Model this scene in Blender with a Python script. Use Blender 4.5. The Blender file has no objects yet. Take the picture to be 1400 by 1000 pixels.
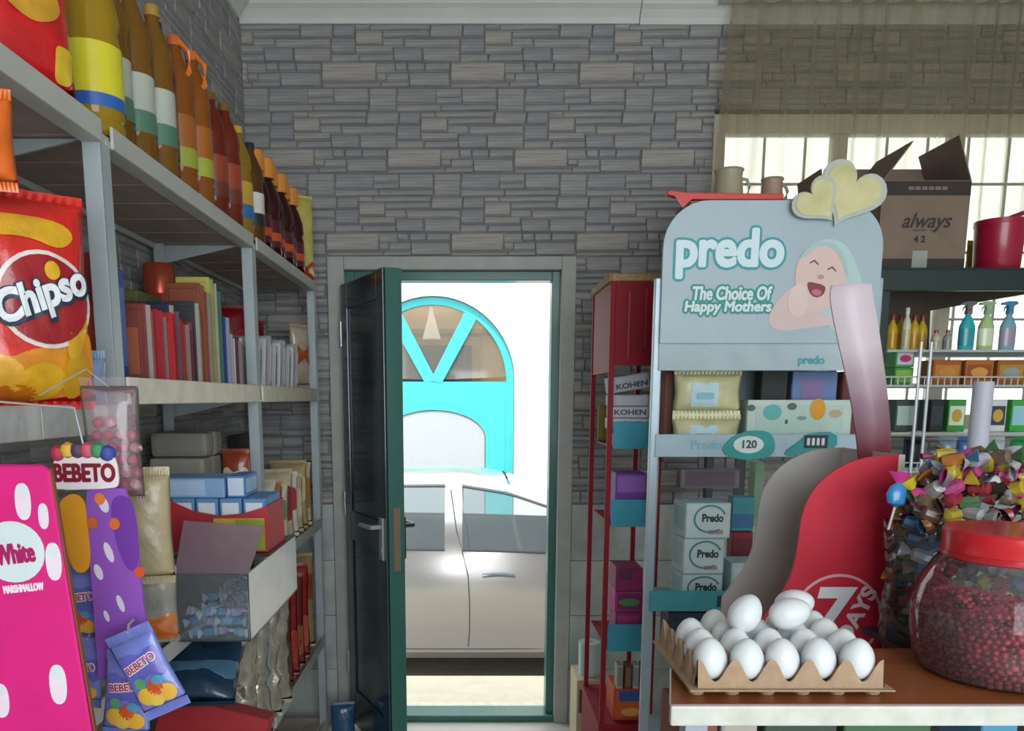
import bpy, bmesh, math, random
from mathutils import Vector, Matrix, noise as mnoise

random.seed(7)
S = bpy.context.scene
COL = S.collection
PI = math.pi

# ---------------------------------------------------------------- camera
F_PX, PPX, PPY, PITCH, CAM_H = 1100.0, 640.0, 719.0, math.radians(9.0), 1.44
cam_d = bpy.data.cameras.new('camera')
cam = bpy.data.objects.new('camera', cam_d)
COL.objects.link(cam)
cam.location = (0, 0, CAM_H)
cam.rotation_euler = (PI / 2 - PITCH, 0, 0)
cam_d.sensor_fit = 'HORIZONTAL'
cam_d.sensor_width = 36.0
cam_d.lens = 36.0 * F_PX / 1400.0
cam_d.shift_x = (700.0 - PPX) / 1400.0
cam_d.shift_y = (PPY - 500.0) / 1400.0
cam_d.clip_start = 0.05
S.camera = cam

# ---------------------------------------------------------------- world, lights, exposure
W = bpy.data.worlds.new('daylight')
S.world = W
W.use_nodes = True
bgn = W.node_tree.nodes['Background']
bgn.inputs['Color'].default_value = (0.86, 0.94, 1.0, 1)
bgn.inputs['Strength'].default_value = 2.6

def sun(name, rot, strength, color, angle):
    d = bpy.data.lights.new(name, 'SUN')
    d.energy = strength; d.color = color; d.angle = angle
    o = bpy.data.objects.new(name, d); COL.objects.link(o)
    o.rotation_euler = rot
    return o
sun('sun', (math.radians(38), 0, math.radians(-18)), 3.2, (1.0, 0.95, 0.86), math.radians(1.5))

def area(name, loc, rot, sx, sy, power, color):
    d = bpy.data.lights.new(name, 'AREA')
    d.shape = 'RECTANGLE'; d.size = sx; d.size_y = sy; d.energy = power; d.color = color
    o = bpy.data.objects.new(name, d); COL.objects.link(o)
    o.location = loc; o.rotation_euler = rot
    return o
# daylight coming through the shop front behind the camera, and the ceiling fitting
area('shopfront_daylight', (0.9, -1.75, 1.75), (math.radians(84), 0, math.radians(0)), 2.6, 1.9, 46, (0.93, 0.97, 1.0))
area('ceiling_fitting', (0.75, 0.9, 3.0), (0, 0, 0), 0.9, 0.9, 11, (1.0, 0.97, 0.92))

vs = S.view_settings
vs.view_transform = 'Standard'
vs.look = 'None'
vs.gamma = 1.0
vs.use_curve_mapping = False
vs.exposure = 0.22
S.display_settings.display_device = 'sRGB'

# ---------------------------------------------------------------- helpers: pixels to places
_c, _s = math.cos(PITCH), math.sin(PITCH)
def P(px, py, Y):
    """point of the place seen at a photograph pixel, at distance Y into the room"""
    u = (px - PPX) / F_PX; v = (PPY - py) / F_PX
    dy = v * _s + _c; dz = v * _c - _s
    t = Y / dy
    return Vector((u * t, Y, CAM_H + dz * t))

def lin(c):
    c = c.lstrip('#')
    out = []
    for i in (0, 2, 4):
        x = int(c[i:i + 2], 16) / 255.0
        out.append(x / 12.92 if x <= 0.04045 else ((x + 0.055) / 1.055) ** 2.4)
    return out

# ---------------------------------------------------------------- materials
_M = {}
def mat(hexc, rough=0.5, metal=0.0, vary=0.10, scale=30.0, bump=0.0, coat=0.0, spec=0.5, stretch=(1, 1, 1), hex2=None):
    key = (hexc, rough, metal, vary, scale, bump, coat, spec, stretch, hex2)
    if key in _M: return _M[key]
    m = bpy.data.materials.new('paint_' + hexc.strip('#'))
    m.use_nodes = True
    nt = m.node_tree; b = nt.nodes['Principled BSDF']
    c = lin(hexc)
    b.inputs['Roughness'].default_value = rough
    b.inputs['Metallic'].default_value = metal
    b.inputs['Specular IOR Level'].default_value = spec
    if coat: b.inputs['Coat Weight'].default_value = coat; b.inputs['Coat Roughness'].default_value = 0.12
    tc = nt.nodes.new('ShaderNodeTexCoord')
    mp = nt.nodes.new('ShaderNodeMapping'); mp.inputs['Scale'].default_value = stretch
    nz = nt.nodes.new('ShaderNodeTexNoise'); nz.inputs['Scale'].default_value = scale; nz.inputs['Detail'].default_value = 4
    nt.links.new(tc.outputs['Object'], mp.inputs['Vector']); nt.links.new(mp.outputs['Vector'], nz.inputs['Vector'])
    cr = nt.nodes.new('ShaderNodeValToRGB')
    lo = [x * (1 - vary) for x in c]; hi = [min(1, x * (1 + vary)) for x in (lin(hex2) if hex2 else c)]
    cr.color_ramp.elements[0].position = 0.3; cr.color_ramp.elements[1].position = 0.7
    cr.color_ramp.elements[0].color = lo + [1]; cr.color_ramp.elements[1].color = hi + [1]
    nt.links.new(nz.outputs['Fac'], cr.inputs['Fac']); nt.links.new(cr.outputs['Color'], b.inputs['Base Color'])
    if bump:
        bp = nt.nodes.new('ShaderNodeBump'); bp.inputs['Strength'].default_value = bump; bp.inputs['Distance'].default_value = 0.01
        nt.links.new(nz.outputs['Fac'], bp.inputs['Height']); nt.links.new(bp.outputs['Normal'], b.inputs['Normal'])
    _M[key] = m
    return m

def plastic(h): return mat(h, 0.28, vary=0.05, scale=12, coat=0.3)
def card(h): return mat(h, 0.6, vary=0.06, scale=18)
def foil(h): return mat(h, 0.26, vary=0.16, scale=26, bump=0.35, coat=0.4)
def metal(h, r=0.4): return mat(h, r, metal=0.35, vary=0.06, scale=20)
def ink(h): return mat(h, 0.45, vary=0.02)

def clear(hexc, opacity, gloss_rough=0.06, gloss=1.0):
    """clear plastic or glass: see-through film with a fresnel sheen"""
    key = ('clear', hexc, opacity, gloss_rough, gloss)
    if key in _M: return _M[key]
    m = bpy.data.materials.new('clear_' + hexc.strip('#')); m.use_nodes = True
    nt = m.node_tree; nt.nodes.clear()
    out = nt.nodes.new('ShaderNodeOutputMaterial')
    tr = nt.nodes.new('ShaderNodeBsdfTransparent'); tr.inputs['Color'].default_value = [0.6 + 0.4 * x for x in lin(hexc)] + [1]
    df = nt.nodes.new('ShaderNodeBsdfDiffuse'); df.inputs['Color'].default_value = lin(hexc) + [1]
    gl = nt.nodes.new('ShaderNodeBsdfGlossy'); gl.inputs['Roughness'].default_value = gloss_rough
    m1 = nt.nodes.new('ShaderNodeMixShader'); m1.inputs[0].default_value = opacity
    nt.links.new(tr.outputs[0], m1.inputs[1]); nt.links.new(df.outputs[0], m1.inputs[2])
    fr = nt.nodes.new('ShaderNodeFresnel'); fr.inputs['IOR'].default_value = 1.45
    mu = nt.nodes.new('ShaderNodeMath'); mu.operation = 'MULTIPLY'; mu.inputs[1].default_value = gloss
    nz = nt.nodes.new('ShaderNodeTexNoise'); nz.inputs['Scale'].default_value = 9
    nt.links.new(fr.outputs[0], mu.inputs[0])
    m2 = nt.nodes.new('ShaderNodeMixShader')
    nt.links.new(mu.outputs[0], m2.inputs[0]); nt.links.new(m1.outputs[0], m2.inputs[1]); nt.links.new(gl.outputs[0], m2.inputs[2])
    nt.links.new(m2.outputs[0], out.inputs['Surface'])
    _M[key] = m
    return m

def stone_mat(name, hx, hx2, stripe):
    m = bpy.data.materials.new(name); m.use_nodes = True
    nt = m.node_tree; b = nt.nodes['Principled BSDF']; b.inputs['Roughness'].default_value = 0.75
    tc = nt.nodes.new('ShaderNodeTexCoord')
    mp = nt.nodes.new('ShaderNodeMapping'); mp.inputs['Scale'].default_value = (3.0, 3.0, 62.0)
    nz = nt.nodes.new('ShaderNodeTexNoise'); nz.inputs['Scale'].default_value = 1.6; nz.inputs['Detail'].default_value = 5
    nt.links.new(tc.outputs['Object'], mp.inputs['Vector']); nt.links.new(mp.outputs['Vector'], nz.inputs['Vector'])
    cr = nt.nodes.new('ShaderNodeValToRGB')
    e = cr.color_ramp.elements
    e[0].position = 0.34; e[0].color = lin(stripe) + [1]
    e[1].position = 0.52; e[1].color = lin(hx) + [1]
    n = e.new(0.70); n.color = lin(hx2) + [1]
    nt.links.new(nz.outputs['Fac'], cr.inputs['Fac']); nt.links.new(cr.outputs['Color'], b.inputs['Base Color'])
    bp = nt.nodes.new('ShaderNodeBump'); bp.inputs['Strength'].default_value = 0.35; bp.inputs['Distance'].default_value = 0.006
    nt.links.new(nz.outputs['Fac'], bp.inputs['Height']); nt.links.new(bp.outputs['Normal'], b.inputs['Normal'])
    return m

# ---------------------------------------------------------------- mesh builder
class MB:
    def __init__(s): s.v = []; s.f = []; s.m = []; s.mats = []
    def mi(s, mt):
        if mt is None: return 0
        if mt not in s.mats: s.mats.append(mt)
        return s.mats.index(mt)
    def add(s, vs, fs, mt=None):
        o = len(s.v); k = s.mi(mt)
        s.v += [tuple(p) for p in vs]
        for f in fs: s.f.append(tuple(i + o for i in f)); s.m.append(k)
        return s
    def box(s, x0, x1, y0, y1, z0, z1, mt=None):
        return s.add([(x0, y0, z0), (x1, y0, z0), (x1, y1, z0), (x0, y1, z0), (x0, y0, z1), (x1, y0, z1), (x1, y1, z1), (x0, y1, z1)],
                     [(0, 3, 2, 1), (4, 5, 6, 7), (0, 1, 5, 4), (1, 2, 6, 5), (2, 3, 7, 6), (3, 0, 4, 7)], mt)
    def hexa(s, b, t, mt=None):
        """eight corners: four of the bottom (counter-clockwise from above) and four of the top"""
        return s.add(list(b) + list(t), [(0, 3, 2, 1), (4, 5, 6, 7), (0, 1, 5, 4), (1, 2, 6, 5), (2, 3, 7, 6), (3, 0, 4, 7)], mt)
    def lathe(s, prof, n=20, c=(0, 0, 0), mt=None, sx=1.0, sy=1.0, capb=True, capt=True):
        vs = []; fs = []
        for r, z in prof:
            for i in range(n):
                a = 2 * PI * i / n
                vs.append((c[0] + r * sx * math.cos(a), c[1] + r * sy * math.sin(a), c[2] + z))
        for j in range(len(prof) - 1):
            for i in range(n):
                k = (i + 1) % n
                fs.append((j * n + i, j * n + k, (j + 1) * n + k, (j + 1) * n + i))
        if capb: fs.append(tuple(reversed(range(n))))
        if capt: fs.append(tuple(range((len(prof) - 1) * n, len(prof) * n)))
        return s.add(vs, fs, mt)
    def prism(s, pts, y0, y1, mt=None):
        """outline in x,z pushed along y"""
        a = sum(pts[i][0] * pts[(i + 1) % len(pts)][1] - pts[(i + 1) % len(pts)][0] * pts[i][1] for i in range(len(pts)))
        if a < 0: pts = list(reversed(pts))
        n = len(pts)
        vs = [(p[0], y0, p[1]) for p in pts] + [(p[0], y1, p[1]) for p in pts]
        fs = [tuple(range(n)), tuple(reversed(range(n, 2 * n)))]
        for i in range(n):
            k = (i + 1) % n
            fs.append((i, i + n, k + n, k))
        return s.add(vs, fs, mt)
    def prism_x(s, pts, x0, x1, mt=None):
        """outline in y,z pushed along x"""
        n = len(pts)
        vs = [(x0, p[0], p[1]) for p in pts] + [(x1, p[0], p[1]) for p in pts]
        fs = [tuple(reversed(range(n))), tuple(range(n, 2 * n))]
        for i in range(n):
            k = (i + 1) % n
            fs.append((i, k, k + n, i + n))
        return s.add(vs, fs, mt)
    def tube(s, path, r, n=8, mt=None, closed=False):
        path = [Vector(p) for p in path]; m = len(path); vs = []; fs = []
        for i, p in enumerate(path):
            a = path[(i - 1) % m] if (closed or i > 0) else p
            b = path[(i + 1) % m] if (closed or i < m - 1) else p
            d = (b - a).normalized()
            up = Vector((0, 0, 1)) if abs(d.z) < 0.95 else Vector((1, 0, 0))
            x = d.cross(up).normalized(); y = x.cross(d)
            rr = r[i] if isinstance(r, (list, tuple)) else r
            for k in range(n):
                t = 2 * PI * k / n
                vs.append(p + x * rr * math.cos(t) + y * rr * math.sin(t))
        last = m if closed else m - 1
        for i in range(last):
            j = (i + 1) % m
            for k in range(n):
                l = (k + 1) % n
                fs.append((i * n + k, i * n + l, j * n + l, j * n + k))
        if not closed:
            fs.append(tuple(reversed(range(n)))); fs.append(tuple(range((m - 1) * n, m * n)))
        return s.add(vs, fs, mt)
    def grid(s, fn, nu, nv, mt=None, mfn=None):
        o = len(s.v)
        for j in range(nv + 1):
            for i in range(nu + 1):
                s.v.append(tuple(fn(i / nu, j / nv)))
        for j in range(nv):
            for i in range(nu):
                a = o + j * (nu + 1) + i
                s.f.append((a, a + 1, a + nu + 2, a + nu + 1))
                s.m.append(s.mi(mfn((i + .5) / nu, (j + .5) / nv) if mfn else mt))
        return s
    def mesh(s, name='mesh', mt=None, smooth=False, bevel=0.0, seg=2, fix=True):
        me = bpy.data.meshes.new(name)
        me.from_pydata(s.v, [], s.f)
        for m_ in (s.mats or ([mt] if mt else [])): me.materials.append(m_)
        for i, p in enumerate(me.polygons): p.material_index = s.m[i] if s.mats else 0
        if bevel or fix or smooth:
            bm = bmesh.new(); bm.from_mesh(me)
            if fix: bmesh.ops.recalc_face_normals(bm, faces=bm.faces)
            if bevel:
                es = [e for e in bm.edges if len(e.link_faces) == 2 and e.calc_face_angle(0) > 0.5]
                bmesh.ops.bevel(bm, geom=es, offset=bevel, segments=seg, profile=0.6, affect='EDGES', clamp_overlap=True)
            if smooth:
                for f in bm.faces: f.smooth = True
                for e in bm.edges:
                    if len(e.link_faces) == 2 and e.calc_face_angle(0) > 0.7: e.smooth = False
            bm.to_mesh(me); bm.free()
        return me

def ob(name, me, parent=None, loc=(0, 0, 0), rot=(0, 0, 0)):
    o = bpy.data.objects.new(name, me); COL.objects.link(o)
    o.parent = parent; o.location = loc; o.rotation_euler = rot
    return o
def tag(o, label, cat, group=None):
    o['label'] = label; o['category'] = cat
    if group: o['group'] = group
    return o
def thing(name, label, cat, loc=(0, 0, 0), rotz=0.0, group=None, rot=None):
    o = bpy.data.objects.new(name, None); COL.objects.link(o)
    o.empty_display_size = 0.05
    o.location = loc; o.rotation_euler = rot if rot else (0, 0, rotz)
    return tag(o, label, cat, group)
def struct(name, me, parent=None, label=None):
    o = ob(name, me, parent)
    if parent is None: o['kind'] = 'structure'
    if label: o['label'] = label
    return o
def put(parts, name, label, cat, loc, rotz=0.0, group=None, rot=None):
    """one more individual of a kind: parts = [(name, mesh, [(sub-part, mesh)...])...]"""
    t = thing(name, label, cat, loc, rotz, group, rot)
    for p in parts:
        o = ob(p[0], p[1], t)
        if len(p) > 2:
            for q in p[2]: ob(q[0], q[1], o)
    return t

# ---------------------------------------------------------------- print and lettering
_T = {}
def text_mesh(body, size, mt, offset=0.0, extrude=0.0004, shear=0.0, space=1.0, align='CENTER'):
    key = (body, size, mt.name, offset, extrude, shear, space, align)
    if key in _T: return _T[key]
    cu = bpy.data.curves.new('lettering', 'FONT')
    cu.body = body; cu.size = size; cu.offset = offset; cu.extrude = extrude; cu.shear = shear
    cu.space_character = space; cu.align_x = align; cu.align_y = 'CENTER'; cu.resolution_u = 4
    o = bpy.data.objects.new('lettering_tmp', cu); COL.objects.link(o)
    dg = bpy.context.evaluated_depsgraph_get(); dg.update()
    me = bpy.data.meshes.new_from_object(o.evaluated_get(dg))
    bpy.data.objects.remove(o); bpy.data.curves.remove(cu)
    # stand it up: letters in x,z, reading from -y
    for v in me.vertices: v.co = Vector((v.co.x, -v.co.z, v.co.y))
    me.materials.clear(); me.materials.append(mt)
    _T[key] = me
    return me
def letter(parent, body, size, mt, loc, offset=0.0, shear=0.0, space=1.0, rot=(0, 0, 0), surf=None, name='lettering', fit=None, align='CENTER', lift=0.0015):
    me = text_mesh(body, size, mt, offset, 0.0004, shear, space, align)
    if fit or surf:
        me = me.copy()
        xs = [v.co.x for v in me.vertices]; zs = [v.co.z for v in me.vertices]
        if fit:
            kx = fit[0] / (max(xs) - min(xs)); kz = fit[1] / (max(zs) - min(zs))
            cx = (max(xs) + min(xs)) / 2; cz = (max(zs) + min(zs)) / 2
            for v in me.vertices: v.co.x = (v.co.x - cx) * kx; v.co.z = (v.co.z - cz) * kz
        if surf:
            R = Matrix.Rotation(rot[1], 4, 'Y')
            for v in me.vertices:
                q = R @ v.co
                x, z = q.x + loc[0], q.z + loc[2]
                v.co = Vector((x, surf(x, z) - lift + v.co.y, z))
            return ob(name, me, parent)
    return ob(name, me, parent, loc, rot)
def bold(parent, body, mt, loc, fit, r, shear=0.0, rot=(0, 0, 0), name='lettering', n=14):
    """rounded heavy letters: the plain letters spread by a pen of radius r"""
    src = text_mesh(body, .1, mt, 0.0, 0.0, shear)
    xs = [v.co.x for v in src.vertices]; zs = [v.co.z for v in src.vertices]
    kx = fit[0] / (max(xs) - min(xs)); kz = fit[1] / (max(zs) - min(zs)); cx = (max(xs) + min(xs)) / 2; cz = (max(zs) + min(zs)) / 2
    base = [((v.co.x - cx) * kx, (v.co.z - cz) * kz) for v in src.vertices]; polys = [tuple(p.vertices) for p in src.polygons]
    mb = MB()
    for i in range(n + 1):
        dx_, dz_ = (0, 0) if i == n else (r * math.cos(2 * PI * i / n), r * math.sin(2 * PI * i / n))
        mb.add([(x + dx_, -.00003 * i, z + dz_) for x, z in base], polys)
    me = mb.mesh('lettering', mt, fix=False)
    return ob(name, me, parent, loc, rot)
def ellipse(cx, cz, rx, rz, n=28, a0=0, a1=2 * PI, tilt=0):
    out = []
    full = abs(a1 - a0 - 2 * PI) < 1e-6
    for i in range(n if full else n + 1):
        a = a0 + (a1 - a0) * i / n
        x, z = rx * math.cos(a), rz * math.sin(a)
        out.append((cx + x * math.cos(tilt) - z * math.sin(tilt), cz + x * math.sin(tilt) + z * math.cos(tilt)))
    return out
def rrect(x0, x1, z0, z1, r=0.01, n=4):
    out = []
    for cx, cz, a in ((x1 - r, z0 + r, -PI / 2), (x1 - r, z1 - r, 0), (x0 + r, z1 - r, PI / 2), (x0 + r, z0 + r, PI)):
        for i in range(n + 1):
            t = a + PI / 2 * i / n
            out.append((cx + r * math.cos(t), cz + r * math.sin(t)))
    return out
def heart(cx, cz, s, n=36, tilt=0):
    out = []
    for i in range(n):
        t = 2 * PI * i / n
        x = 16 * math.sin(t) ** 3 / 17 * s
        z = (13 * math.cos(t) - 5 * math.cos(2 * t) - 2 * math.cos(3 * t) - math.cos(4 * t)) / 17 * s
        out.append((cx + x * math.cos(tilt) - z * math.sin(tilt), cz + x * math.sin(tilt) + z * math.cos(tilt)))
    return out
def smooth_poly(pts, it=2, closed=True):
    for _ in range(it):
        n = len(pts); out = []
        rng = range(n) if closed else range(n - 1)
        if not closed: out.append(pts[0])
        for i in rng:
            a, b = pts[i], pts[(i + 1) % n]
            out.append((a[0] * .75 + b[0] * .25, a[1] * .75 + b[1] * .25)); out.append((a[0] * .25 + b[0] * .75, a[1] * .25 + b[1] * .75))
        if not closed: out.append(pts[-1])
        pts = out
    return pts
def decal(parent, pts, y, mt, name='print', th=0.0008):
    """a printed shape lying on a flat face that looks towards -y"""
    return ob(name, MB().prism(pts, y - th, y).mesh(name, mt), parent)
def decal_on(parent, pts, surf, mt, name='print', lift=0.001):
    """a printed shape that follows a curved face"""
    cx = sum(p[0] for p in pts) / len(pts); cz = sum(p[1] for p in pts) / len(pts)
    n = len(pts); vs = []; fs = []; R = 5
    for k in range(R + 1):
        for p in pts:
            x = cx + (p[0] - cx) * k / R; z = cz + (p[1] - cz) * k / R
            vs.append((x, surf(x, z) - lift, z))
    for k in range(R):
        for i in range(n):
            j = (i + 1) % n
            fs.append((k * n + i, k * n + j, (k + 1) * n + j, (k + 1) * n + i))
    me = bpy.data.meshes.new(name); me.from_pydata(vs, [], fs); me.materials.append(mt)
    bm = bmesh.new(); bm.from_mesh(me); bmesh.ops.remove_doubles(bm, verts=bm.verts, dist=1e-6)
    for f in bm.faces:
        f.normal_update(); f.smooth = True
        if f.normal.y > 0: f.normal_flip()
    bm.to_mesh(me); bm.free()
    return ob(name, me, parent)
def ring(cx, cz, rx, rz, w, n=32, a0=0.0, a1=2 * PI):
    """a flat band as quads in x,z"""
    mb = []
    for i in range(n):
        a = a0 + (a1 - a0) * i / n; b = a0 + (a1 - a0) * (i + 1) / n
        mb.append([(cx + (rx - w) * math.cos(a), cz + (rz - w) * math.sin(a)), (cx + rx * math.cos(a), cz + rz * math.sin(a)),
                   (cx + rx * math.cos(b), cz + rz * math.sin(b)), (cx + (rx - w) * math.cos(b), cz + (rz - w) * math.sin(b))])
    return mb

# ---------------------------------------------------------------- kinds of goods
def pouch_surf(w, h, d, pw=2.2, seed=0, wr=1.0):
    def f(x, z):
        u = max(-1, min(1, 2 * x / w)); v = max(-1, min(1, 2 * (z - h / 2) / h))
        e = max(0.0, (1 - abs(u) ** pw)) ** 0.6 * max(0.0, (1 - abs(v) ** 4)) ** 0.55
        k = wr * (mnoise.noise(Vector((x * 16 + seed, z * 12, seed * 1.7))) * 0.12 + mnoise.noise(Vector((x * 45 + seed, z * 26 + x * 30, seed))) * 0.09)
        return -(d / 2) * e * (1 + k)
    return f
def pouch_mesh(w, h, d, mt, mfn=None, seed=0, crimp=0.012, nu=18, nv=26, mback=None, wr=1.0):
    sf = pouch_surf(w, h, d, seed=seed, wr=wr); mb = MB()
    def waist(v): return 1 - 0.05 * math.sin(PI * v) ** 2
    def front(u, v):
        x = (u - .5) * w; z = v * h
        return (x * waist(v) + (wr - 1) * .004 * mnoise.noise(Vector((seed, z * 30, x * 3))) * math.sin(PI * v), sf(x, z), z)
    def back(u, v):
        x = (.5 - u) * w; z = v * h
        return (x * waist(v) + (wr - 1) * .004 * mnoise.noise(Vector((seed, z * 30, x * 3))) * math.sin(PI * v), -sf(x, z) * 0.9, z)
    mb.grid(front, nu, nv, mt, mfn); mb.grid(back, nu, nv, mt, (lambda u, v: mfn(1 - u, v)) if mfn else None)
    for zz in (0, 1):
        z0, z1 = (-0.0, -crimp) if zz == 0 else (h, h + crimp)
        n = nu * 2
        def cr(u, v, z0=z0, z1=z1):
            return ((u - .5) * w, 0.0012 * math.sin(u * n * PI), z0 + (z1 - z0) * v)
        mb.grid(cr, n, 1, mt)
    me = mb.mesh('pouch', None if mb.mats else mt, smooth=True, fix=False)
    bm = bmesh.new(); bm.from_mesh(me); bmesh.ops.remove_doubles(bm, verts=bm.verts, dist=1e-5)
    bm.to_mesh(me); bm.free()
    off = crimp
    for v in me.vertices: v.co.z += off
    return me, (lambda x, z: sf(x, z - off))
def pouch(name, label, cat, w, h, d, loc, rotz, mt, band=None, art=None, group=None, seed=0, rot=None, mfn=None, wr=1.0):
    """a filled film bag; band = (material, z0, z1) colour field; art = list of (outline, material)"""
    t = thing(name, label, cat, (loc[0], loc[1], loc[2] + .0012), rotz, group, rot)
    me, sf = pouch_mesh(w, h, d, mt, mfn, seed, wr=wr)
    ob('bag', me, t)
    if band:
        bm_, a, b = band
        decal_on(t, rrect(-w * .46, w * .46, a * h, b * h, min(.012, (b - a) * h * .2)), sf, bm_, 'printed_panel')
    for pts, m_ in (art or []):
        decal_on(t, pts, sf, m_, 'print', 0.0018)
    return t, sf
_C = {}
def carton_parts(w, d, h, body, front=None, side=None, fr=(0.08, 0.92, 0.1, 0.9)):
    """a printed carton: body, a panel on the front and one on each side"""
    key = ('carton', w, d, h, body.name, front.name if front else 0, side.name if side else 0, fr)
    if key in _C: return _C[key]
    ps = [('carton_body', MB().box(-w / 2, w / 2, -d / 2, d / 2, 0, h).mesh('carton', body, bevel=min(.002, w * .05), seg=1))]
    if front:
        ps.append(('front_panel', MB().box(-w / 2 + w * fr[0], -w / 2 + w * fr[1], -d / 2 - .0008, -d / 2 + .0005, h * fr[2], h * fr[3]).mesh('panel', front)))
    if side:
        for sg in (-1, 1):
            x = sg * w / 2
            ps.append(('side_panel', MB().box(min(x, x + sg * .0008), max(x, x + sg * .0008), -d * .4, d * .4, h * .2, h * .85).mesh('panel', side)))
    _C[key] = ps
    return ps
def carton(name, label, cat, w, d, h, loc, rotz, body, front=None, side=None, group=None, fr=(0.08, 0.92, 0.1, 0.9), rot=None):
    return put(carton_parts(w, d, h, body, front, side, fr), name, label, cat, loc, rotz, group, rot)
def bottle_parts(key, prof, body, label, lz, cap, capz, capr, handle=None, n=20, sx=1.0, sy=1.0, second=None):
    if key in _C: return _C[key]
    def rad(z):
        for (r0, z0), (r1, z1) in zip(prof, prof[1:]):
            if z0 <= z <= z1 and z1 > z0: return r0 + (r1 - r0) * (z - z0) / (z1 - z0)
        return prof[0][0]
    ps = [('bottle_body', MB().lathe(prof, n, sx=sx, sy=sy).mesh('bottle', body, smooth=True))]
    lp = [(rad(lz[0] + (lz[1] - lz[0]) * i / 4) + .0007, lz[0] + (lz[1] - lz[0]) * i / 4) for i in range(5)]
    subs = []
    if second:
        a, b, m2 = second
        sp = [(rad(a + (b - a) * i / 2) + .0013, a + (b - a) * i / 2) for i in range(3)]
        subs.append(('label_band', MB().lathe(sp, n, sx=sx, sy=sy, capb=False, capt=False).mesh('band', m2, smooth=True)))
    ps.append(('bottle_label', MB().lathe(lp, n, sx=sx, sy=sy, capb=False, capt=False).mesh('label', label, smooth=True), subs))
    ps.append(('cap', MB().lathe([(capr, capz[0]), (capr, capz[1] - .003), (capr * .9, capz[1])], 16).mesh('cap', cap, smooth=True)))
    if handle:
        hm, z0, z1, r = handle
        path = [(0, -r * .2 - .004, z0), (0, -r * 1.0, z0 + (z1 - z0) * .25), (0, -r * 1.05, z0 + (z1 - z0) * .7), (0, -r * .3, z1)]
        ps.append(('handle', MB().tube(path, .006, 8).mesh('handle', hm, smooth=True)))
    _C[key] = ps
    return ps

# ================================================================ THE ROOM
WY = 3.45            # face of the back wall
WXL = -0.90          # face of the left wall
XR, YF, ZC = 2.75, -1.95, 2.97
DX0, DX1, DZ = -0.53, 0.395, 1.965      # door opening
WX0, WX1, WZ0, WZ1 = 0.99, 2.55, 1.30, 2.585   # window opening
SH, SHF = -0.88, -0.60

m_joint = mat('#7c7a77', 0.85, vary=0.12, scale=40)
m_white_wall = mat('#c9cac4', 0.8, vary=0.04, scale=6)
m_floor = mat('#c9c6bd', 0.35, vary=0.06, scale=5)
m_ceil = mat('#b9b6ad', 0.85, vary=0.03, scale=4)
m_cornice = mat('#d3d6d0', 0.6, vary=0.03, scale=9)

struct('floor', MB().box(WXL - .2, XR + .2, YF - .2, WY + .2, -.12, 0).mesh('floor', m_floor))
struct('ceiling', MB().box(WXL - .2, XR + .2, YF - .2, WY + .2, ZC, ZC + .14).mesh('ceiling', m_ceil))
wb = MB()
B = WY + .2
wb.box(WXL - .2, DX0, WY, B, 0, ZC).box(DX0, DX1, WY, B, DZ, ZC).box(DX1, WX0, WY, B, 0, ZC)
wb.box(WX0, WX1, WY, B, WZ1, ZC).box(WX0, WX1, WY, B, 0, WZ0).box(WX1, XR + .2, WY, B, 0, ZC)
wall_back = struct('wall_back', wb.mesh('wall', m_joint), label='back wall faced in grey stacked stone pattern')
wall_left = struct('wall_left', MB().box(WXL - .2, WXL, YF - .2, WY, 0, ZC).mesh('wall', m_joint))
struct('wall_right', MB().box(XR, XR + .2, YF - .2, WY, 0, ZC).mesh('wall', m_white_wall))
wf = MB()
wf.box(WXL, -.55, YF - .2, YF, 0, ZC).box(2.35, XR, YF - .2, YF, 0, ZC).box(-.55, 2.35, YF - .2, YF, 2.72, ZC).box(-.55, 2.35, YF - .2, YF, 0, .75)
struct('wall_front', wf.mesh('wall', m_white_wall))

# cornice in two lengths (the joint shows), and one along the left wall
cp = [(WY, ZC - .072), (WY - .012, ZC - .072), (WY - .016, ZC - .05), (WY - .034, ZC - .026), (WY - .05, ZC - .014), (WY - .056, ZC), (WY, ZC)]
jx = P(876, 20, WY - .03).x
struct('trim_1', MB().prism_x(cp, WXL, jx - .0015).mesh('cornice', m_cornice))
struct('trim_2', MB().prism_x([(a, z - .003) for a, z in cp[:-2]] + cp[-2:], jx + .0015, XR).mesh('cornice', m_cornice))
cl = [(WXL + (WY - a), z) for a, z in cp]
struct('trim_3', MB().prism(cl, YF, WY - .056).mesh('cornice', m_cornice))

# stacked stones: one repeat of the pattern, 720 x 486 units, half-dropped row by row
TILE = [(0, 302, 0, 110, 2), (306, 410, 0, 52, 0), (413, 478, 0, 50, 0), (481, 576, 0, 52, 1), (579, 716, 0, 52, 1), (306, 360, 56, 98, 0),
        (363, 487, 56, 104, 0), (491, 716, 56, 136, 0), (330, 487, 108, 138, 1), (4, 326, 114, 138, 1),
        (66, 260, 142, 230, 0), (263, 414, 142, 270, 0), (418, 634, 142, 230, 1), (638, 782, 142, 189, 0), (638, 782, 193, 230, 1),
        (418, 664, 235, 270, 0), (668, 978, 235, 270, 1), (246, 424, 275, 350, 0), (428, 548, 275, 346, 1), (552, 632, 275, 304, 0), (636, 962, 275, 303, 0),
        (552, 700, 309, 384, 2), (705, 962, 308, 345, 1), (106, 412, 353, 400, 0), (416, 549, 351, 434, 1), (705, 822, 349, 400, 0),
        (46, 205, 404, 484, 1), (208, 412, 404, 484, 0), (415, 568, 438, 484, 0), (553, 762, 389, 437, 0), (572, 762, 441, 484, 1)]
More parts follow.
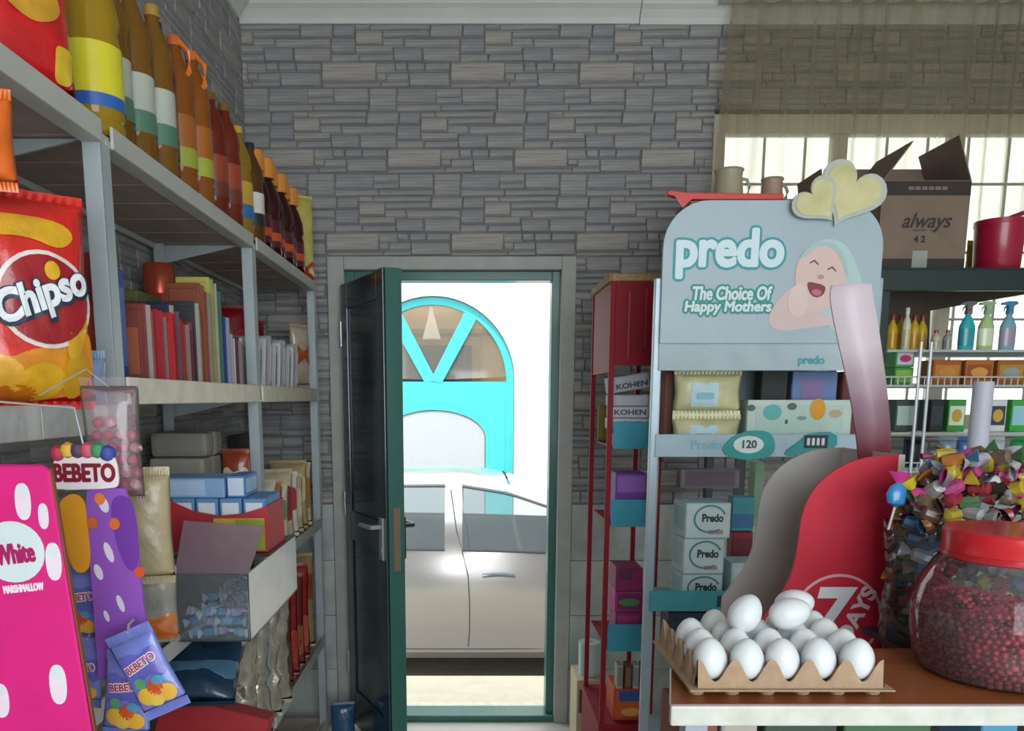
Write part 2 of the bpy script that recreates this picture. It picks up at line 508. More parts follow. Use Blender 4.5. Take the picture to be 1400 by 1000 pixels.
stone_ms = [stone_mat('stone_grey', '#9c9b9a', '#acaaa8', '#858588'), stone_mat('stone_blue_grey', '#949597', '#a6a6a7', '#7f8186'), stone_mat('stone_buff', '#aaa49f', '#b6afa8', '#918e8c')]
TW, TH = 0.512, 0.324
def stone_shape(w, h, d, skew):
    g = min(.006, h * .18)
    mb = MB()
    f = [(-w / 2, -h / 2), (w / 2, -h / 2), (w / 2 + skew, h / 2), (-w / 2 + skew, h / 2)]
    vs = [(x, 0, z) for x, z in f]
    k = [(-w / 2 + g * .45, -h / 2 + g), (w / 2 - g * .6, -h / 2 + g), (w / 2 + skew - g * .6, h / 2 - g), (-w / 2 + skew + g * .45, h / 2 - g)]
    vs += [(x, -d, z) for x, z in k]
    mb.add(vs, [(4, 5, 6, 7), (0, 1, 5, 4), (1, 2, 6, 5), (2, 3, 7, 6), (3, 0, 4, 7)])
    return mb
def blocked(x0, x1, z0, z1, holes):
    return any(x1 > a and x0 < b and z1 > c and z0 < d for a, b, c, d in holes)
def lay_stones(wall, x_lo, x_hi, z_lo, z_hi, ox, oz, holes, to_world, rotz, keep):
    """stones laid on a wall; keep(x,z) marks where they show largest"""
    cands = []
    j0 = int(math.floor((oz - z_hi) / TH)) - 1; j1 = int(math.ceil((oz - z_lo) / TH)) + 1
    for j in range(j0, j1):
        sh = (j % 2) * .5 * TW
        for i in range(int((x_lo - ox) / TW) - 3, int((x_hi - ox) / TW) + 3):
            for ti, (a, b, c, d, k) in enumerate(TILE):
                x0 = ox + sh + i * TW + a * TW / 720; x1 = ox + sh + i * TW + b * TW / 720
                z1 = oz - j * TH - c * TH / 486; z0 = oz - j * TH - d * TH / 486
                if x1 <= x_lo or x0 >= x_hi or z1 <= z_lo or z0 >= z_hi: continue
                x0 = max(x0, x_lo); x1 = min(x1, x_hi); z0 = max(z0, z_lo); z1 = min(z1, z_hi)
                if x1 - x0 < .012 or z1 - z0 < .008: continue
                if blocked(x0, x1, z0, z1, holes):
                    # trim against the hole where a piece worth having is left
                    done = False
                    for (ha, hb, hc, hd) in holes:
                        if blocked(x0, x1, z0, z1, [(ha, hb, hc, hd)]):
                            if x0 < ha - .015 and x1 > ha: x1 = ha
                            elif x1 > hb + .015 and x0 < hb: x0 = hb
                            elif z1 > hd + .01 and z0 < hd: z0 = hd
                            elif z0 < hc - .01 and z1 > hc: z1 = hc
                            else: done = True
                    if done or x1 - x0 < .012 or blocked(x0, x1, z0, z1, holes): continue
                cands.append((x0, x1, z0, z1, ti, k))
    cands.sort(key=lambda s: (-keep((s[0] + s[1]) / 2, (s[2] + s[3]) / 2), -(s[1] - s[0]) * (s[3] - s[2])))
    cache = {}; rest = MB(); n = 0
    for x0, x1, z0, z1, ti, k in cands:
        w, h = x1 - x0, z1 - z0
        rr = random.Random(ti * 31)
        d = (.004 + .006 * rr.random() + (.003 if k == 2 else 0)) * (.4 if rotz else 1)
        sk = (rr.random() - .5) * .008
        if n < 300 and keep((x0 + x1) / 2, (z0 + z1) / 2) > 0:
            key = (ti, round(w, 3), round(h, 3))
            if key not in cache: cache[key] = stone_shape(w, h, d, sk).mesh('stone', stone_ms[k])
            ob('stone', cache[key], wall, to_world((x0 + x1) / 2, (z0 + z1) / 2), (0, 0, rotz)); n += 1
        else:
            sm = stone_shape(w, h, d, sk); c = Vector(to_world((x0 + x1) / 2, (z0 + z1) / 2)); R = Matrix.Rotation(rotz, 3, 'Z')
            rest.add([c + R @ Vector(v) for v in sm.v], sm.f, stone_ms[k])
    o = ob('stone_facing', rest.mesh('stones'), wall); o['kind'] = 'stuff'
o0 = P(440, 86, WY)
lay_stones(wall_back, WXL, XR, .99, ZC - .06, o0.x, o0.z, [(DX0 - .05, DX1 + .05, 0, DZ + .05), (WX0, WX1, WZ0, WZ1)],
           lambda x, z: (x, WY, z), 0, lambda x, z: 2 if (x < 1.0 and z > 1.97) else (1 if z > WZ1 and x < 1.9 else 0))
lay_stones(wall_left, -1.9, WY, .3, ZC - .06, 1.1, o0.z, [], lambda y, z: (WXL, y, z), PI / 2,
           lambda y, z: 1 if (1.55 < y < 2.4 and 1.0 < z < 1.42) or (y > 1.9 and z > 2.25) else 0)

# pale marble tiles low on the back wall
m_tile = [mat('#aebab6', 0.25, vary=0.16, scale=4, coat=.4, hex2='#c3cbc6'), mat('#a3b2b0', 0.25, vary=0.18, scale=5, coat=.4, hex2='#bcc6c2')]
for xa, xb in ((DX1 + .052, XR), (WXL, DX0 - .052)):
    x = xa; k = 0
    while x < xb - .02:
        x2 = min(x + .33, xb)
        for j in range(4):
            z0, z1 = j * .247 + .001, (j + 1) * .247 - .002
            ob('tile', MB().box(-(x2 - x) / 2 + .0012, (x2 - x) / 2 - .0012, -.008, 0, 0, z1 - z0).mesh('tile', m_tile[(k + j) % 2], bevel=.001, seg=1), wall_back, ((x + x2) / 2, WY, z0))
        x = x2; k += 1

# ---------------------------------------------------------------- door
m_frame_grey = mat('#a9aca6', 0.5, vary=0.08, scale=14)
m_green = mat('#2f6a60', 0.35, vary=0.10, scale=8, coat=.2)
m_leaf = mat('#16303a', 0.22, vary=0.12, scale=6, coat=.5)
fr = MB()
fr.box(DX0 - .05, DX0 + .018, WY - .022, WY + .02, 0, DZ + .05).box(DX1 - .01, DX1 + .05, WY - .022, WY + .02, 0, DZ + .05).box(DX0 + .018, DX1 - .01, WY - .022, WY + .02, DZ - .002, DZ + .05)
door = struct('door_1', fr.mesh('casing', m_frame_grey, bevel=.004), label='door casing with a dark green leaf standing open')
ix0, ix1 = DX0 + .018, DX1 - .01
ob('jamb', MB().box(ix1 - .035, ix1, WY + .02, WY + .11, .03, DZ - .002).mesh('jamb', m_green, bevel=.003), door)
ob('jamb', MB().box(ix0, ix0 + .035, WY + .02, WY + .11, .03, DZ - .002).mesh('jamb', m_green, bevel=.003), door)
ob('head_jamb', MB().box(ix0 + .035, ix1 - .035, WY + .02, WY + .11, DZ - .04, DZ - .002).mesh('jamb', m_green, bevel=.003), door)
ob('sill', MB().box(ix0 + .001, ix1 - .001, WY - .01, WY + .11, 0, .03).mesh('sill', m_green, bevel=.004), door)
leaf_a = math.radians(-64)
LW, LH = .50, 1.895
leaf = ob('leaf', MB().box(0, LW, -.03, .03, .035, LH).mesh('leaf', m_leaf, bevel=.003), door, (DX0 + .045, WY - .055, 0), (0, 0, leaf_a))
for a, b, c, d in ((0.0, .075, .04, LH), (LW - .075, LW - .004, .04, LH), (.075, LW - .075, LH - .1, LH - .003), (.075, LW - .075, .04, .2), (.075, LW - .075, .86, .98)):
    ob('stile', MB().box(a, b, -.039, -.0295, c, d).mesh('stile', m_leaf, bevel=.003), leaf)
ob('edge_strip', MB().box(LW - .001, LW + .004, -.031, .031, .035, LH).mesh('edge', m_green, bevel=.001, seg=1), leaf)
m_brass = metal('#8d7a68', .35); m_steel = metal('#b8bcbc', .25)
ob('lock_plate', MB().box(LW + .0035, LW + .006, -.014, .014, .80, 1.04).mesh('plate', m_brass, bevel=.001, seg=1), leaf)
for sg in (-1, 1):
    y = sg * .04
    mbh = MB().box(LW - .06, LW - .025, min(y, y + sg * .008), max(y, y + sg * .008), .84, 1.0)
    mbh.tube([(LW - .042, y, .965), (LW - .042, y + sg * .045, .965), (LW - .06, y + sg * .05, .965), (LW - .15, y + sg * .05, .962)], .009, 8)
    ob('lever_handle', mbh.mesh('handle', m_steel if sg < 0 else metal('#3c4444'), smooth=True), leaf)
ob('key_cylinder', MB().lathe([(.013, 0), (.013, .012)], 14).mesh('cyl', m_steel), leaf, (LW - .042, -.05, .875), (-PI / 2, 0, 0))
for z in (.3, 1.0, 1.7):
    ob('hinge', MB().lathe([(.009, -.05), (.009, .05)], 10).mesh('hinge', m_steel), leaf, (-.006, -.036, z))

# ---------------------------------------------------------------- window behind the curtain
m_pvc = mat('#d9d4c2', 0.4, vary=0.03, scale=7)
wd = MB(); fy0, fy1 = WY + .05, WY + .11
wd.box(WX0, WX1, fy0, fy1, WZ1 - .075, WZ1).box(WX0, WX1, fy0, fy1, WZ0, WZ0 + .07).box(WX0, WX0 + .06, fy0, fy1, WZ0 + .07, WZ1 - .075).box(WX1 - .06, WX1, fy0, fy1, WZ0 + .07, WZ1 - .075)
win = struct('window_1', wd.mesh('frame', m_pvc, bevel=.004), label='cream framed window behind the sheer curtain')
px0 = WX0 + .06; npane = 3; pw = (WX1 - WX0 - .12) / npane
for i in range(npane):
    a, b = px0 + i * pw, px0 + (i + 1) * pw
    if i: ob('mullion', MB().box(a - .028, a + .028, fy0 + .002, fy1 - .002, WZ0 + .07, WZ1 - .075).mesh('mullion', m_pvc, bevel=.004), win)
    ob('pane', MB().box(a + .02, b - .02, WY + .078, WY + .082, WZ0 + .07, WZ1 - .075).mesh('pane', clear('#eef4f0', .06)), win)
m_bar = mat('#8f9088', .5)
for i in range(9):
    x = WX0 + .09 + i * (WX1 - WX0 - .18) / 8
    ob('grille_bar', MB().tube([(x, WY + .16, WZ0), (x, WY + .16, WZ1)], .006, 6).mesh('bar', m_bar), win)
for i in range(4):
    z = WZ0 + .2 + i * .28
    ob('grille_bar', MB().tube([(WX0, WY + .16, z), (WX1, WY + .16, z)], .006, 6).mesh('bar', m_bar), win)
ob('window_sill', MB().box(WX0 - .03, WX1, WY - .03, WY + .05, WZ0 - .02, WZ0).mesh('sill', m_pvc, bevel=.004), win)

# sheer curtain
def sheer():
    m = bpy.data.materials.new('sheer_voile'); m.use_nodes = True
    nt = m.node_tree; nt.nodes.clear()
    out = nt.nodes.new('ShaderNodeOutputMaterial')
    tr = nt.nodes.new('ShaderNodeBsdfTransparent'); tr.inputs['Color'].default_value = (1, .98, .92, 1)
    df = nt.nodes.new('ShaderNodeBsdfDiffuse'); tl = nt.nodes.new('ShaderNodeBsdfTranslucent')
    tc = nt.nodes.new('ShaderNodeTexCoord'); mp = nt.nodes.new('ShaderNodeMapping'); mp.inputs['Scale'].default_value = (60, 60, 2)
    nz = nt.nodes.new('ShaderNodeTexNoise'); nz.inputs['Scale'].default_value = 1.0
    nt.links.new(tc.outputs['Object'], mp.inputs[0]); nt.links.new(mp.outputs[0], nz.inputs['Vector'])
    for n in (df, tl): n.inputs['Color'].default_value = lin('#a79c80') + [1]
    a = nt.nodes.new('ShaderNodeMixShader'); a.inputs[0].default_value = .5
    nt.links.new(df.outputs[0], a.inputs[1]); nt.links.new(tl.outputs[0], a.inputs[2])
    # the cloth covers more where it is seen edge-on in a fold
    lw = nt.nodes.new('ShaderNodeLayerWeight'); lw.inputs['Blend'].default_value = .35
    mr = nt.nodes.new('ShaderNodeMapRange'); mr.inputs['To Min'].default_value = .42; mr.inputs['To Max'].default_value = .85
    nt.links.new(lw.outputs['Facing'], mr.inputs['Value'])
    ad = nt.nodes.new('ShaderNodeMath'); ad.operation = 'MULTIPLY_ADD'; ad.inputs[1].default_value = .2; ad.use_clamp = True
    sb = nt.nodes.new('ShaderNodeMath'); sb.operation = 'SUBTRACT'; sb.inputs[1].default_value = .1
    nt.links.new(nz.outputs['Fac'], ad.inputs[0]); nt.links.new(mr.outputs[0], sb.inputs[0]); nt.links.new(sb.outputs[0], ad.inputs[2])
    b = nt.nodes.new('ShaderNodeMixShader')
    nt.links.new(ad.outputs[0], b.inputs[0]); nt.links.new(tr.outputs[0], b.inputs[1]); nt.links.new(a.outputs[0], b.inputs[2])
    nt.links.new(b.outputs[0], out.inputs['Surface'])
    return m
cz1, cz0 = ZC - .025, 1.84
def cur(u, v):
    z = cz0 + (cz1 - cz0) * v
    x0 = .955 + .06 * v ** 2
    x = x0 + (2.68 - x0) * u
    ph = x * 62 + 1.3 * math.sin(x * 9) + .5 * math.sin(z * 1.4 + x * 5)
    amp = .011 + .006 * math.sin(x * 13)
    return (x, WY - .095 + amp * math.sin(ph), z)
ct = thing('sheer_curtain', 'olive cream sheer curtain hanging in folds over the window', 'curtain', (0, 0, 0))
ob('cloth', MB().grid(cur, 320, 10).mesh('cloth', sheer(), smooth=True, fix=False), ct)
ob('curtain_rail', MB().box(.97, 2.72, WY - .115, WY - .075, ZC - .028, ZC).mesh('rail', m_cornice, bevel=.004), ct)

# ================================================================ OUTSIDE THE DOOR
GZ = -0.55
m_street = mat('#8c8478', 0.9, vary=0.12, scale=9)
struct('ground_street', MB().box(-14, 14, WY + .62, 14, GZ - .2, GZ).mesh('street', m_street))
struct('step_outside', MB().box(-1.4, 1.4, WY + .2, WY + .62, GZ, -.005).mesh('step', mat('#cfc4ac', .7, vary=.08, scale=10), bevel=.01))
struct('threshold', MB().box(DX0, DX1, WY + .001, WY + .2, 0.0, .012).mesh('threshold', mat('#d8d2bf', .6)))
OY = 9.0
gc = P(592, 520, OY); gr = P(704, 520, OY).x - gc.x; gtop = P(592, 404, OY).z
gzs = P(592, 522, OY).z
def arch(cx, zs, rx, rz, n=24): return [(cx + rx * math.cos(PI * i / n), zs + rz * math.sin(PI * i / n)) for i in range(n + 1)]
m_far = mat('#ece9e2', .85, vary=.03, scale=3)
pts = [(-10, GZ), (gc.x - gr, GZ)] + list(reversed(arch(gc.x, gzs, gr, gtop - gzs))) + [(gc.x + gr, GZ), (10, GZ), (10, 5.2), (-10, 5.2)]
struct('wall_outside', MB().prism(pts, OY, OY + .25).mesh('wall', m_far))
m_turq = mat('#3cb0b4', .45, vary=.04, scale=4)
gate = thing('arched_gate', 'turquoise arched metal gate with fan light across the street', 'gate', (gc.x, OY + .1, GZ))
def G(px, py): q = P(px, py, OY); return (q.x - gc.x, q.z - GZ)
gh = gzs - GZ; gt = gtop - gzs
rb = MB()
fw = .09
A = arch(0, gh, gr - .01, gt - .01); Bq = arch(0, gh, gr - fw, gt - fw)
A = [(gr - .01, .02)] + A + [(-gr + .01, .02)]; Bq = [(gr - fw, .02)] + Bq + [(-gr + fw, .02)]
for i in range(len(A) - 1):
    rb.add([(p[0], y_, p[1]) for y_ in (-.032, .05) for p in (A[i], A[i + 1], Bq[i + 1], Bq[i])], [(0, 1, 2, 3), (4, 7, 6, 5), (0, 4, 5, 1), (2, 6, 7, 3)])
ob('frame', rb.mesh('frame', m_turq), gate)
bz = G(592, 522)[1]
for sg in (-1, 1):
    dx = gr * .47; ang = math.atan2(gt * .80, dx)
    tx, tz = sg * dx, bz + gt * .80
    nx, nz = -math.sin(ang) * sg, math.cos(ang)
    hw = .075
    ob('fan_bar', MB().prism([(sg * .03 + nx * hw, bz + nz * hw * .3), (sg * .03 - nx * hw, bz - nz * hw * .3), (tx - nx * hw, tz - nz * hw), (tx + nx * hw, tz + nz * hw)], -.026 - .002 * sg, .028).mesh('bar', m_turq), gate)
# solid part below the fan light with an arched opening for the pale panel
ax0, az1 = G(592, 561); zz1 = G(592, 522)[1]
pr = G(664, 640)[0]; pz = G(592, 600)[1]
lo = [(-gr + fw, .02), (-pr, .02)] + list(reversed(arch(0, pz, pr, az1 - pz))) + [(pr, .02), (gr - fw, .02), (gr - fw, zz1), (-gr + fw, zz1)]
ob('panel', MB().prism(lo, -.02, .03).mesh('panel', m_turq), gate)
inn = [(-pr + .01, .03)] + list(reversed(arch(0, pz, pr - .01, az1 - pz - .01))) + [(pr - .01, .03)]
ob('pale_panel', MB().prism(inn, .0, .02).mesh('panel', mat('#a4a8ac', .6, vary=.03)), gate)
ob('panel_seam', MB().box(-.42, -.41, -.004, .001, .05, az1 - .25).mesh('seam', mat('#8f969a', .6)), gate)
for i in range(3):
    a0, a1 = PI * (0.02 + [0, .345, .67][i]), PI * ([.33, .655, .98][i])
    pn = [(0, bz + .02)] + [((gr - fw) * math.cos(a0 + (a1 - a0) * k / 8), gh + (gt - fw) * math.sin(a0 + (a1 - a0) * k / 8)) for k in range(9)]
    ob('pane', MB().prism(pn, .005, .012).mesh('pane', clear('#d8d2c4', .12)), gate)
# house front beyond the gate
m_tan = mat('#b79c78', .8, vary=.06, scale=3)
hy = 11.2
house = thing('house_front', 'tan house front with a dark window seen through the fan light', 'house', (0, hy, GZ))
ob('facade', MB().box(-5, 5, 0, .2, 0, 5.0).mesh('facade', m_tan), house)
def H(px, py): q = P(px, py, hy); return q.x, q.z - GZ
a = H(536, 473); b = H(645, 560)
ob('window_frame', MB().box(a[0] - .7, b[0] + .12, -.06, 0, b[1] - .1, a[1] + .12).mesh('frame', mat('#8f7556', .7), bevel=.01), house)
ob('window_pane', MB().box(a[0] - .6, b[0], -.075, -.06, b[1], a[1]).mesh('pane', mat('#2e3442', .12, vary=.05)), house)
ob('cornice_band', MB().box(-5, 5, -.08, 0, a[1] + .16, a[1] + .22).mesh('band', mat('#8a7355', .8)), house)
q = H(591, 466); q2 = H(591, 416)
lamp = thing('outdoor_lamp', 'white cone shaped lamp on the tan house front', 'lamp', (q[0], hy - .2, q[1] + GZ))
lh = q2[1] - q[1]
ob('shade', MB().lathe([(.115, 0), (.12, .02), (.045, lh * .6), (.02, lh * .85)], 20).mesh('shade', mat('#f1e6dc', .5), smooth=True), lamp)
ob('wall_arm', MB().tube([(0, 0, lh * .8), (0, 0, lh * .95), (0, .13, lh * .98)], .014, 8).mesh('arm', mat('#e8e2da', .5), smooth=True), lamp)

# ---------------------------------------------------------------- parked car
m_car = mat('#bdb8b4', .22, metal=.6, vary=.02, scale=2, coat=.6)
m_seam = mat('#4a4d52', .6)
CX, CY, HW = -.02, 6.22, .89
ST = [(-2.25, .90, .93, .62), (-2.1, .96, 1.0, .78), (-1.75, .985, 1.10, .86), (-1.25, .985, 1.33, .885), (-.95, .98, 1.405, .89), (-.5, .975, 1.45, .89), (-.14, .97, 1.452, .89), (-.02, .968, 1.45, .89),
      (.3, .96, 1.395, .89), (.6, .95, 1.285, .89), (.86, .945, 1.15, .885), (1.12, .94, 1.0, .88), (1.5, .89, .94, .87), (1.85, .80, .86, .82), (2.1, .66, .72, .70)]
def cut(x):
    for p, q in zip(ST, ST[1:]):
        if p[0] <= x <= q[0]:
            t = (x - p[0]) / (q[0] - p[0]); return [p[i] + (q[i] - p[i]) * t for i in range(4)]
    return list(ST[-1])
def section(x):
    _, bz_, rz, w = cut(x)
    wr = w - .03 - min(.26, max(.02, (rz - bz_) * .5))
    k = min(1, bz_ / .95)
    return [(-w + .07, .2), (-w + .01, .26), (-w, .42), (-w - .012, .62), (-w + .004, .79 * k), (-w + .035, bz_), (-wr - .01, rz - .055 * min(1, (rz - bz_) * 2)), (-wr + .1, rz - .005), (0, rz + .01)]
def glass_pt(x, s, off=.0):
    sc = section(x); a, b = sc[5], sc[6]
    return (x, a[0] + (b[0] - a[0]) * s - off, a[1] + (b[1] - a[1]) * s)
car = thing('parked_car', 'silver car parked outside the open door', 'car', (CX, CY, GZ))
body = MB(); NS = len(ST)
full = []
for st in ST:
    h = section(st[0]); full.append(h + [(-y, z) for y, z in reversed(h[:-1])])
M_ = len(full[0])
vs = [(ST[i][0], y, z) for i in range(NS) for y, z in full[i]]
fs = []
for i in range(NS - 1):
    xm = (ST[i][0] + ST[i + 1][0]) / 2
    for k in range(M_ - 1):
        if k in (5, M_ - 7) and (-1.25 < xm < -.14 or -.02 < xm < .86): continue
        if k in (7, M_ - 9) and (.3 < xm < 1.12 or -1.75 < xm < -.95): continue
        if k in (0, 1, 2, M_ - 4, M_ - 3, M_ - 2) and (1.12 < xm < 1.85 and False): continue
        fs.append((i * M_ + k, (i + 1) * M_ + k, (i + 1) * M_ + k + 1, i * M_ + k + 1))
    fs.append((i * M_ + M_ - 1, (i + 1) * M_ + M_ - 1, (i + 1) * M_, i * M_))
fs.append(tuple(range(M_))); fs.append(tuple(range((NS - 1) * M_, NS * M_)))
body.add(vs, fs)
ob('body', body.mesh('body', m_car, smooth=True), car)
m_glass = clear('#b9c8cc', .16, .03, 1.2)
for sg in (1, -1):
    for xa, xb in ((-1.2, -.14), (-.02, .84)):
        def gl(u, v, xa=xa, xb=xb, sg=sg):
            p = glass_pt(xa + (xb - xa) * u, .02 + .93 * v, .0)
            return (p[0], p[1] * sg, p[2])
        o = ob('side_window', MB().grid(gl, 10, 3).mesh('glass', m_glass, smooth=True, fix=False), car)
        tp = [glass_pt(xa + (xb - xa) * i / 12, .97, .004) for i in range(13)]; bt = [glass_pt(xa + (xb - xa) * i / 12, .01, .006) for i in range(13)]
        ob('window_seal', MB().tube([(p[0], p[1] * sg, p[2]) for p in tp], .011, 6).tube([(p[0], p[1] * sg, p[2]) for p in bt], .009, 6).mesh('seal', m_seam, smooth=True), o)
    def skin(x, z, off=.004, sg=sg):
        sc = section(x)
        for p, q in zip(sc[:7], sc[1:7]):
            if p[1] <= z <= q[1]: return (x, (p[0] + (q[0] - p[0]) * (z - p[1]) / (q[1] - p[1]) - off) * sg, z)
        return (x, sc[3][0] * sg, z)
    for path in ([(-.10, 1.36), (-.06, 1.1), (-.02, .96), (.02, .8), (.03, .62), (.03, .42), (.02, .3)], [(1.02, .9), (1.04, .7), (1.02, .5), (.98, .3)], [(-1.1, .96), (-1.08, .8), (-.98, .6), (-.9, .42), (-.88, .3)], [(-.9, .29), (-.4, .285), (.3, .285), (.98, .29)]):
        ob('door_seam', MB().tube([skin(x, z, -.001) for x, z in path], .0045, 5).mesh('seam', m_seam), car)
    for hx in (.12, -.85):
        z0 = .80
        pth = [skin(hx + i * .036, z0 + .012 * math.sin(PI * i / 6), .004 + .022 * math.sin(PI * i / 6) ** .5) for i in range(7)]
        ob('door_handle', MB().tube(pth, .014, 8).mesh('handle', mat('#8f959c', .2, metal=.6), smooth=True), car)
    mw = glass_pt(.78, .1, .0)
    ob('wing_mirror', MB().lathe([(.02, -.07), (.075, -.05), (.085, 0), (.07, .05), (.02, .07)], 12, sx=1.2, sy=.7).mesh('mirror', m_car, smooth=True), car, (mw[0] + .05, (mw[1] - .09) * sg, mw[2] + .03))
    for wx in (-1.42, 1.42):
        whl = ob('wheel', MB().lathe([(.2, -.1), (.29, -.1), (.315, -.07), (.315, .07), (.29, .1), (.2, .1)], 28).mesh('tyre', mat('#1d1e20', .8), smooth=True), car, (wx, (-HW + .11) * sg, .315), (PI / 2, 0, 0))
        ob('hub', MB().lathe([(.2, -.104), (.17, -.095), (.05, -.115), (.05, .115), (.17, .095), (.2, .104)], 20).mesh('hub', metal('#9a9da0', .3), smooth=True), whl)
for (xa, xb) in ((.32, 1.1), (-1.72, -.97)):
    def ws(u, v, xa=xa, xb=xb):
        x = xa + (xb - xa) * u; sc = section(x); y = (sc[7][0]) * (1 - 2 * v)
        return (x, y, sc[7][1] + .01 * (1 - (2 * v - 1) ** 2) + .002)
    ob('windscreen' if xa > 0 else 'rear_window', MB().grid(ws, 6, 8).mesh('glass', m_glass, smooth=True, fix=False), car)

# ================================================================ LEFT SHELVING
ORD = ['nearest', 'second', 'third', 'fourth', 'fifth', 'sixth', 'seventh', 'eighth', 'ninth', 'tenth', 'eleventh', 'twelfth', 'thirteenth', 'fourteenth', 'fifteenth']
m_post = mat('#aab6ba', 0.42, metal=.15, vary=.06, scale=14)
m_deck = mat('#a5968a', 0.7, vary=.10, scale=7, stretch=(3, 1, 1))
m_edge = mat('#b9bcb6', 0.45, vary=.05, scale=10)
m_strip = mat('#dcd8c6', 0.5, vary=.10, scale=22)
PY = [.47, 1.42, 2.36, 3.28]
Z1, Z2, Z3, Z4, Z5 = 1.885, 1.455, .945, .45, .08
Z2N = 1.408            # the near bay hangs a little lower
unit = thing('shelving_unit', 'grey metal shelving with plank decks along the left wall', 'shelf', (0, 0, 0))
for y in PY:
    for x, sg in ((SHF - .004, -1), (SH, 1)):
        # angle-section upright
        mb = MB().box(min(x, x + sg * .004), max(x, x + sg * .004), y - .019, y + .019, 0, Z1 - .012).box(min(x, x + sg * .03), max(x, x + sg * .03), y - .0195, y - .0155, 0, Z1 - .012)
        ob('post', mb.mesh('post', m_post, bevel=.001, seg=1), unit)
npk = 18; pl = (PY[-1] - PY[0] + .03) / npk
plank = MB().box(SH + .006, SHF - .036, -pl / 2 + .003, pl / 2 - .003, -.018, 0).mesh('plank', m_deck, bevel=.002, seg=1)
for z in (Z1, Z2, Z3, Z4, Z5):
    for i in range(npk):
        yq = PY[0] - .015 + pl * (i + .5)
        ob('plank', plank, unit, (0, yq, Z2N if (z == Z2 and yq < PY[1]) else z))
    hi = {Z1: (.030, .006), Z2: (.026, .022)}.get(z, (.028, .008))
    for i in range(3):
        zk_ = z; z = Z2N if (z == Z2 and i == 0) else z
        ob('price_rail' if z in (Z2, Z2N) else 'front_rail', MB().box(SHF - .0345, SHF + .001 if z in (Z2, Z2N) else SHF - .002, PY[i] - .0, PY[i + 1] - .001, z - hi[0], z - .019).box(SHF - .004, SHF + .002, PY[i] + .02, PY[i + 1] - .02, z - hi[0], z + hi[1]).mesh('rail', m_edge if z == Z2N else (m_strip if z == Z2 else m_edge), bevel=.0015, seg=1), unit)
        z = zk_
    ob('back_rail', MB().box(SH - .004, SH + .005, PY[0], PY[-1], z - .03, z + .004).mesh('rail', m_edge), unit)
    for y in PY[1:3]:
        ob('bracket', MB().add([(SHF - .04, y - .003, z - .02), (SHF - .04, y + .003, z - .02), (SH + .02, y + .003, z - .02), (SH + .02, y - .003, z - .02), (SH + .02, y + .003, z - .07), (SH + .02, y - .003, z - .07)],
                               [(0, 1, 2, 3), (0, 3, 5), (1, 4, 2), (0, 5, 4, 1), (3, 2, 4, 5)]).mesh('bracket', m_post), unit)
# price tickets on the near rail
for i, y in enumerate((1.055, 1.17)):
    tk = tag(ob('price_ticket', MB().box(SHF + .0025, SHF + .0045, y - .036, y + .036, Z2N - .025, Z2N + .02).mesh('ticket', mat('#a9abad', .35, vary=.12, scale=60), bevel=.001, seg=1)),
        'grey price ticket on the rail %s' % ('below the crisp bag, at the picture edge' if i == 0 else 'below the crisp bag, right hand one'), 'price ticket')

Z1 += .0008; Z2 += .0008; Z3 += .0008; Z4 += .0008; Z5 += .0008   # goods stand just clear of the decks
# ---- top shelf
amber = clear('#80581a', .8, .08); amber_d = clear('#5c3c14', .85, .08); gold = clear('#a07c28', .8, .08)
def oil_prof(r, h): return [(r * .9, 0), (r, .008), (r, h * .1), (r * .96, h * .14), (r, h * .18), (r, h * .52), (r * .93, h * .6), (r, h * .66), (r * .92, h * .75), (r * .5, h * .87), (r * .36, h * .91), (r * .36, h * .95)]
jug = bottle_parts('jug', [(.047, 0), (.05, .006), (.05, .02), (.046, .028), (.05, .036), (.05, .15), (.046, .17), (.05, .19), (.044, .23), (.026, .27), (.018, .285), (.018, .3)], clear('#a5841c', .85, .1), plastic('#d8cf2e'), (.045, .148), plastic('#d8b52a'), (.295, .318), .021, second=(.045, .066, plastic('#2a62b4')), n=28)
put(jug, 'oil_bottle', 'fat yellow labelled oil bottle with blue band at the top shelf post', 'bottle', (-.652, 1.5, Z1), .3)
t, sf = pouch('snack_bag', 'glossy red snack bag at the near end of the top shelf', 'snack bag', .21, .27, .08, (-.672, 1.25, Z1), math.radians(52), foil('#c8141a'), seed=3,
              art=[(smooth_poly([(-.02, .12), (.03, .15), (.07, .14), (.08, .11), (.04, .085), (.0, .095)]), foil('#c9952a')), (rrect(.065, .095, .02, .07, .01), foil('#d8b42e'))])
kinds = [('pale', amber, plastic('#b4bbae'), plastic('#4f7a66'), plastic('#a8863a'), False, .335),
         ('dark', amber_d, plastic('#6b4a26'), plastic('#4a2f18'), plastic('#3b2a1c'), False, .34),
         ('orange', clear('#96561c', .8, .08), plastic('#a8601f'), plastic('#a5ab3a'), plastic('#c8682a'), True, .345),
         ('red', clear('#7a2a16', .8, .08), plastic('#9c3f24'), plastic('#6e3020'), plastic('#7c5a20'), False, .315),
         ('blue', gold, plastic('#c9a43a'), plastic('#2f6fae'), plastic('#c9a22c'), False, .31),
         ('black', amber_d, plastic('#d8d6cf'), plastic('#20242c'), plastic('#22252b'), False, .29)]
order = [0, 0, 0, 1, 2, 2, 2, 3, 3, 4, 4, 5]
desc = {0: 'amber oil bottle with white and green label', 1: 'slim dark brown oil bottle', 2: 'orange oil bottle with handle', 3: 'reddish brown bottle', 4: 'golden bottle with blue label band', 5: 'dark bottle with black and white label'}
tall = {0: 3, 1: 1, 2: 3, 3: 2, 4: 2, 5: 1}; seen = {}
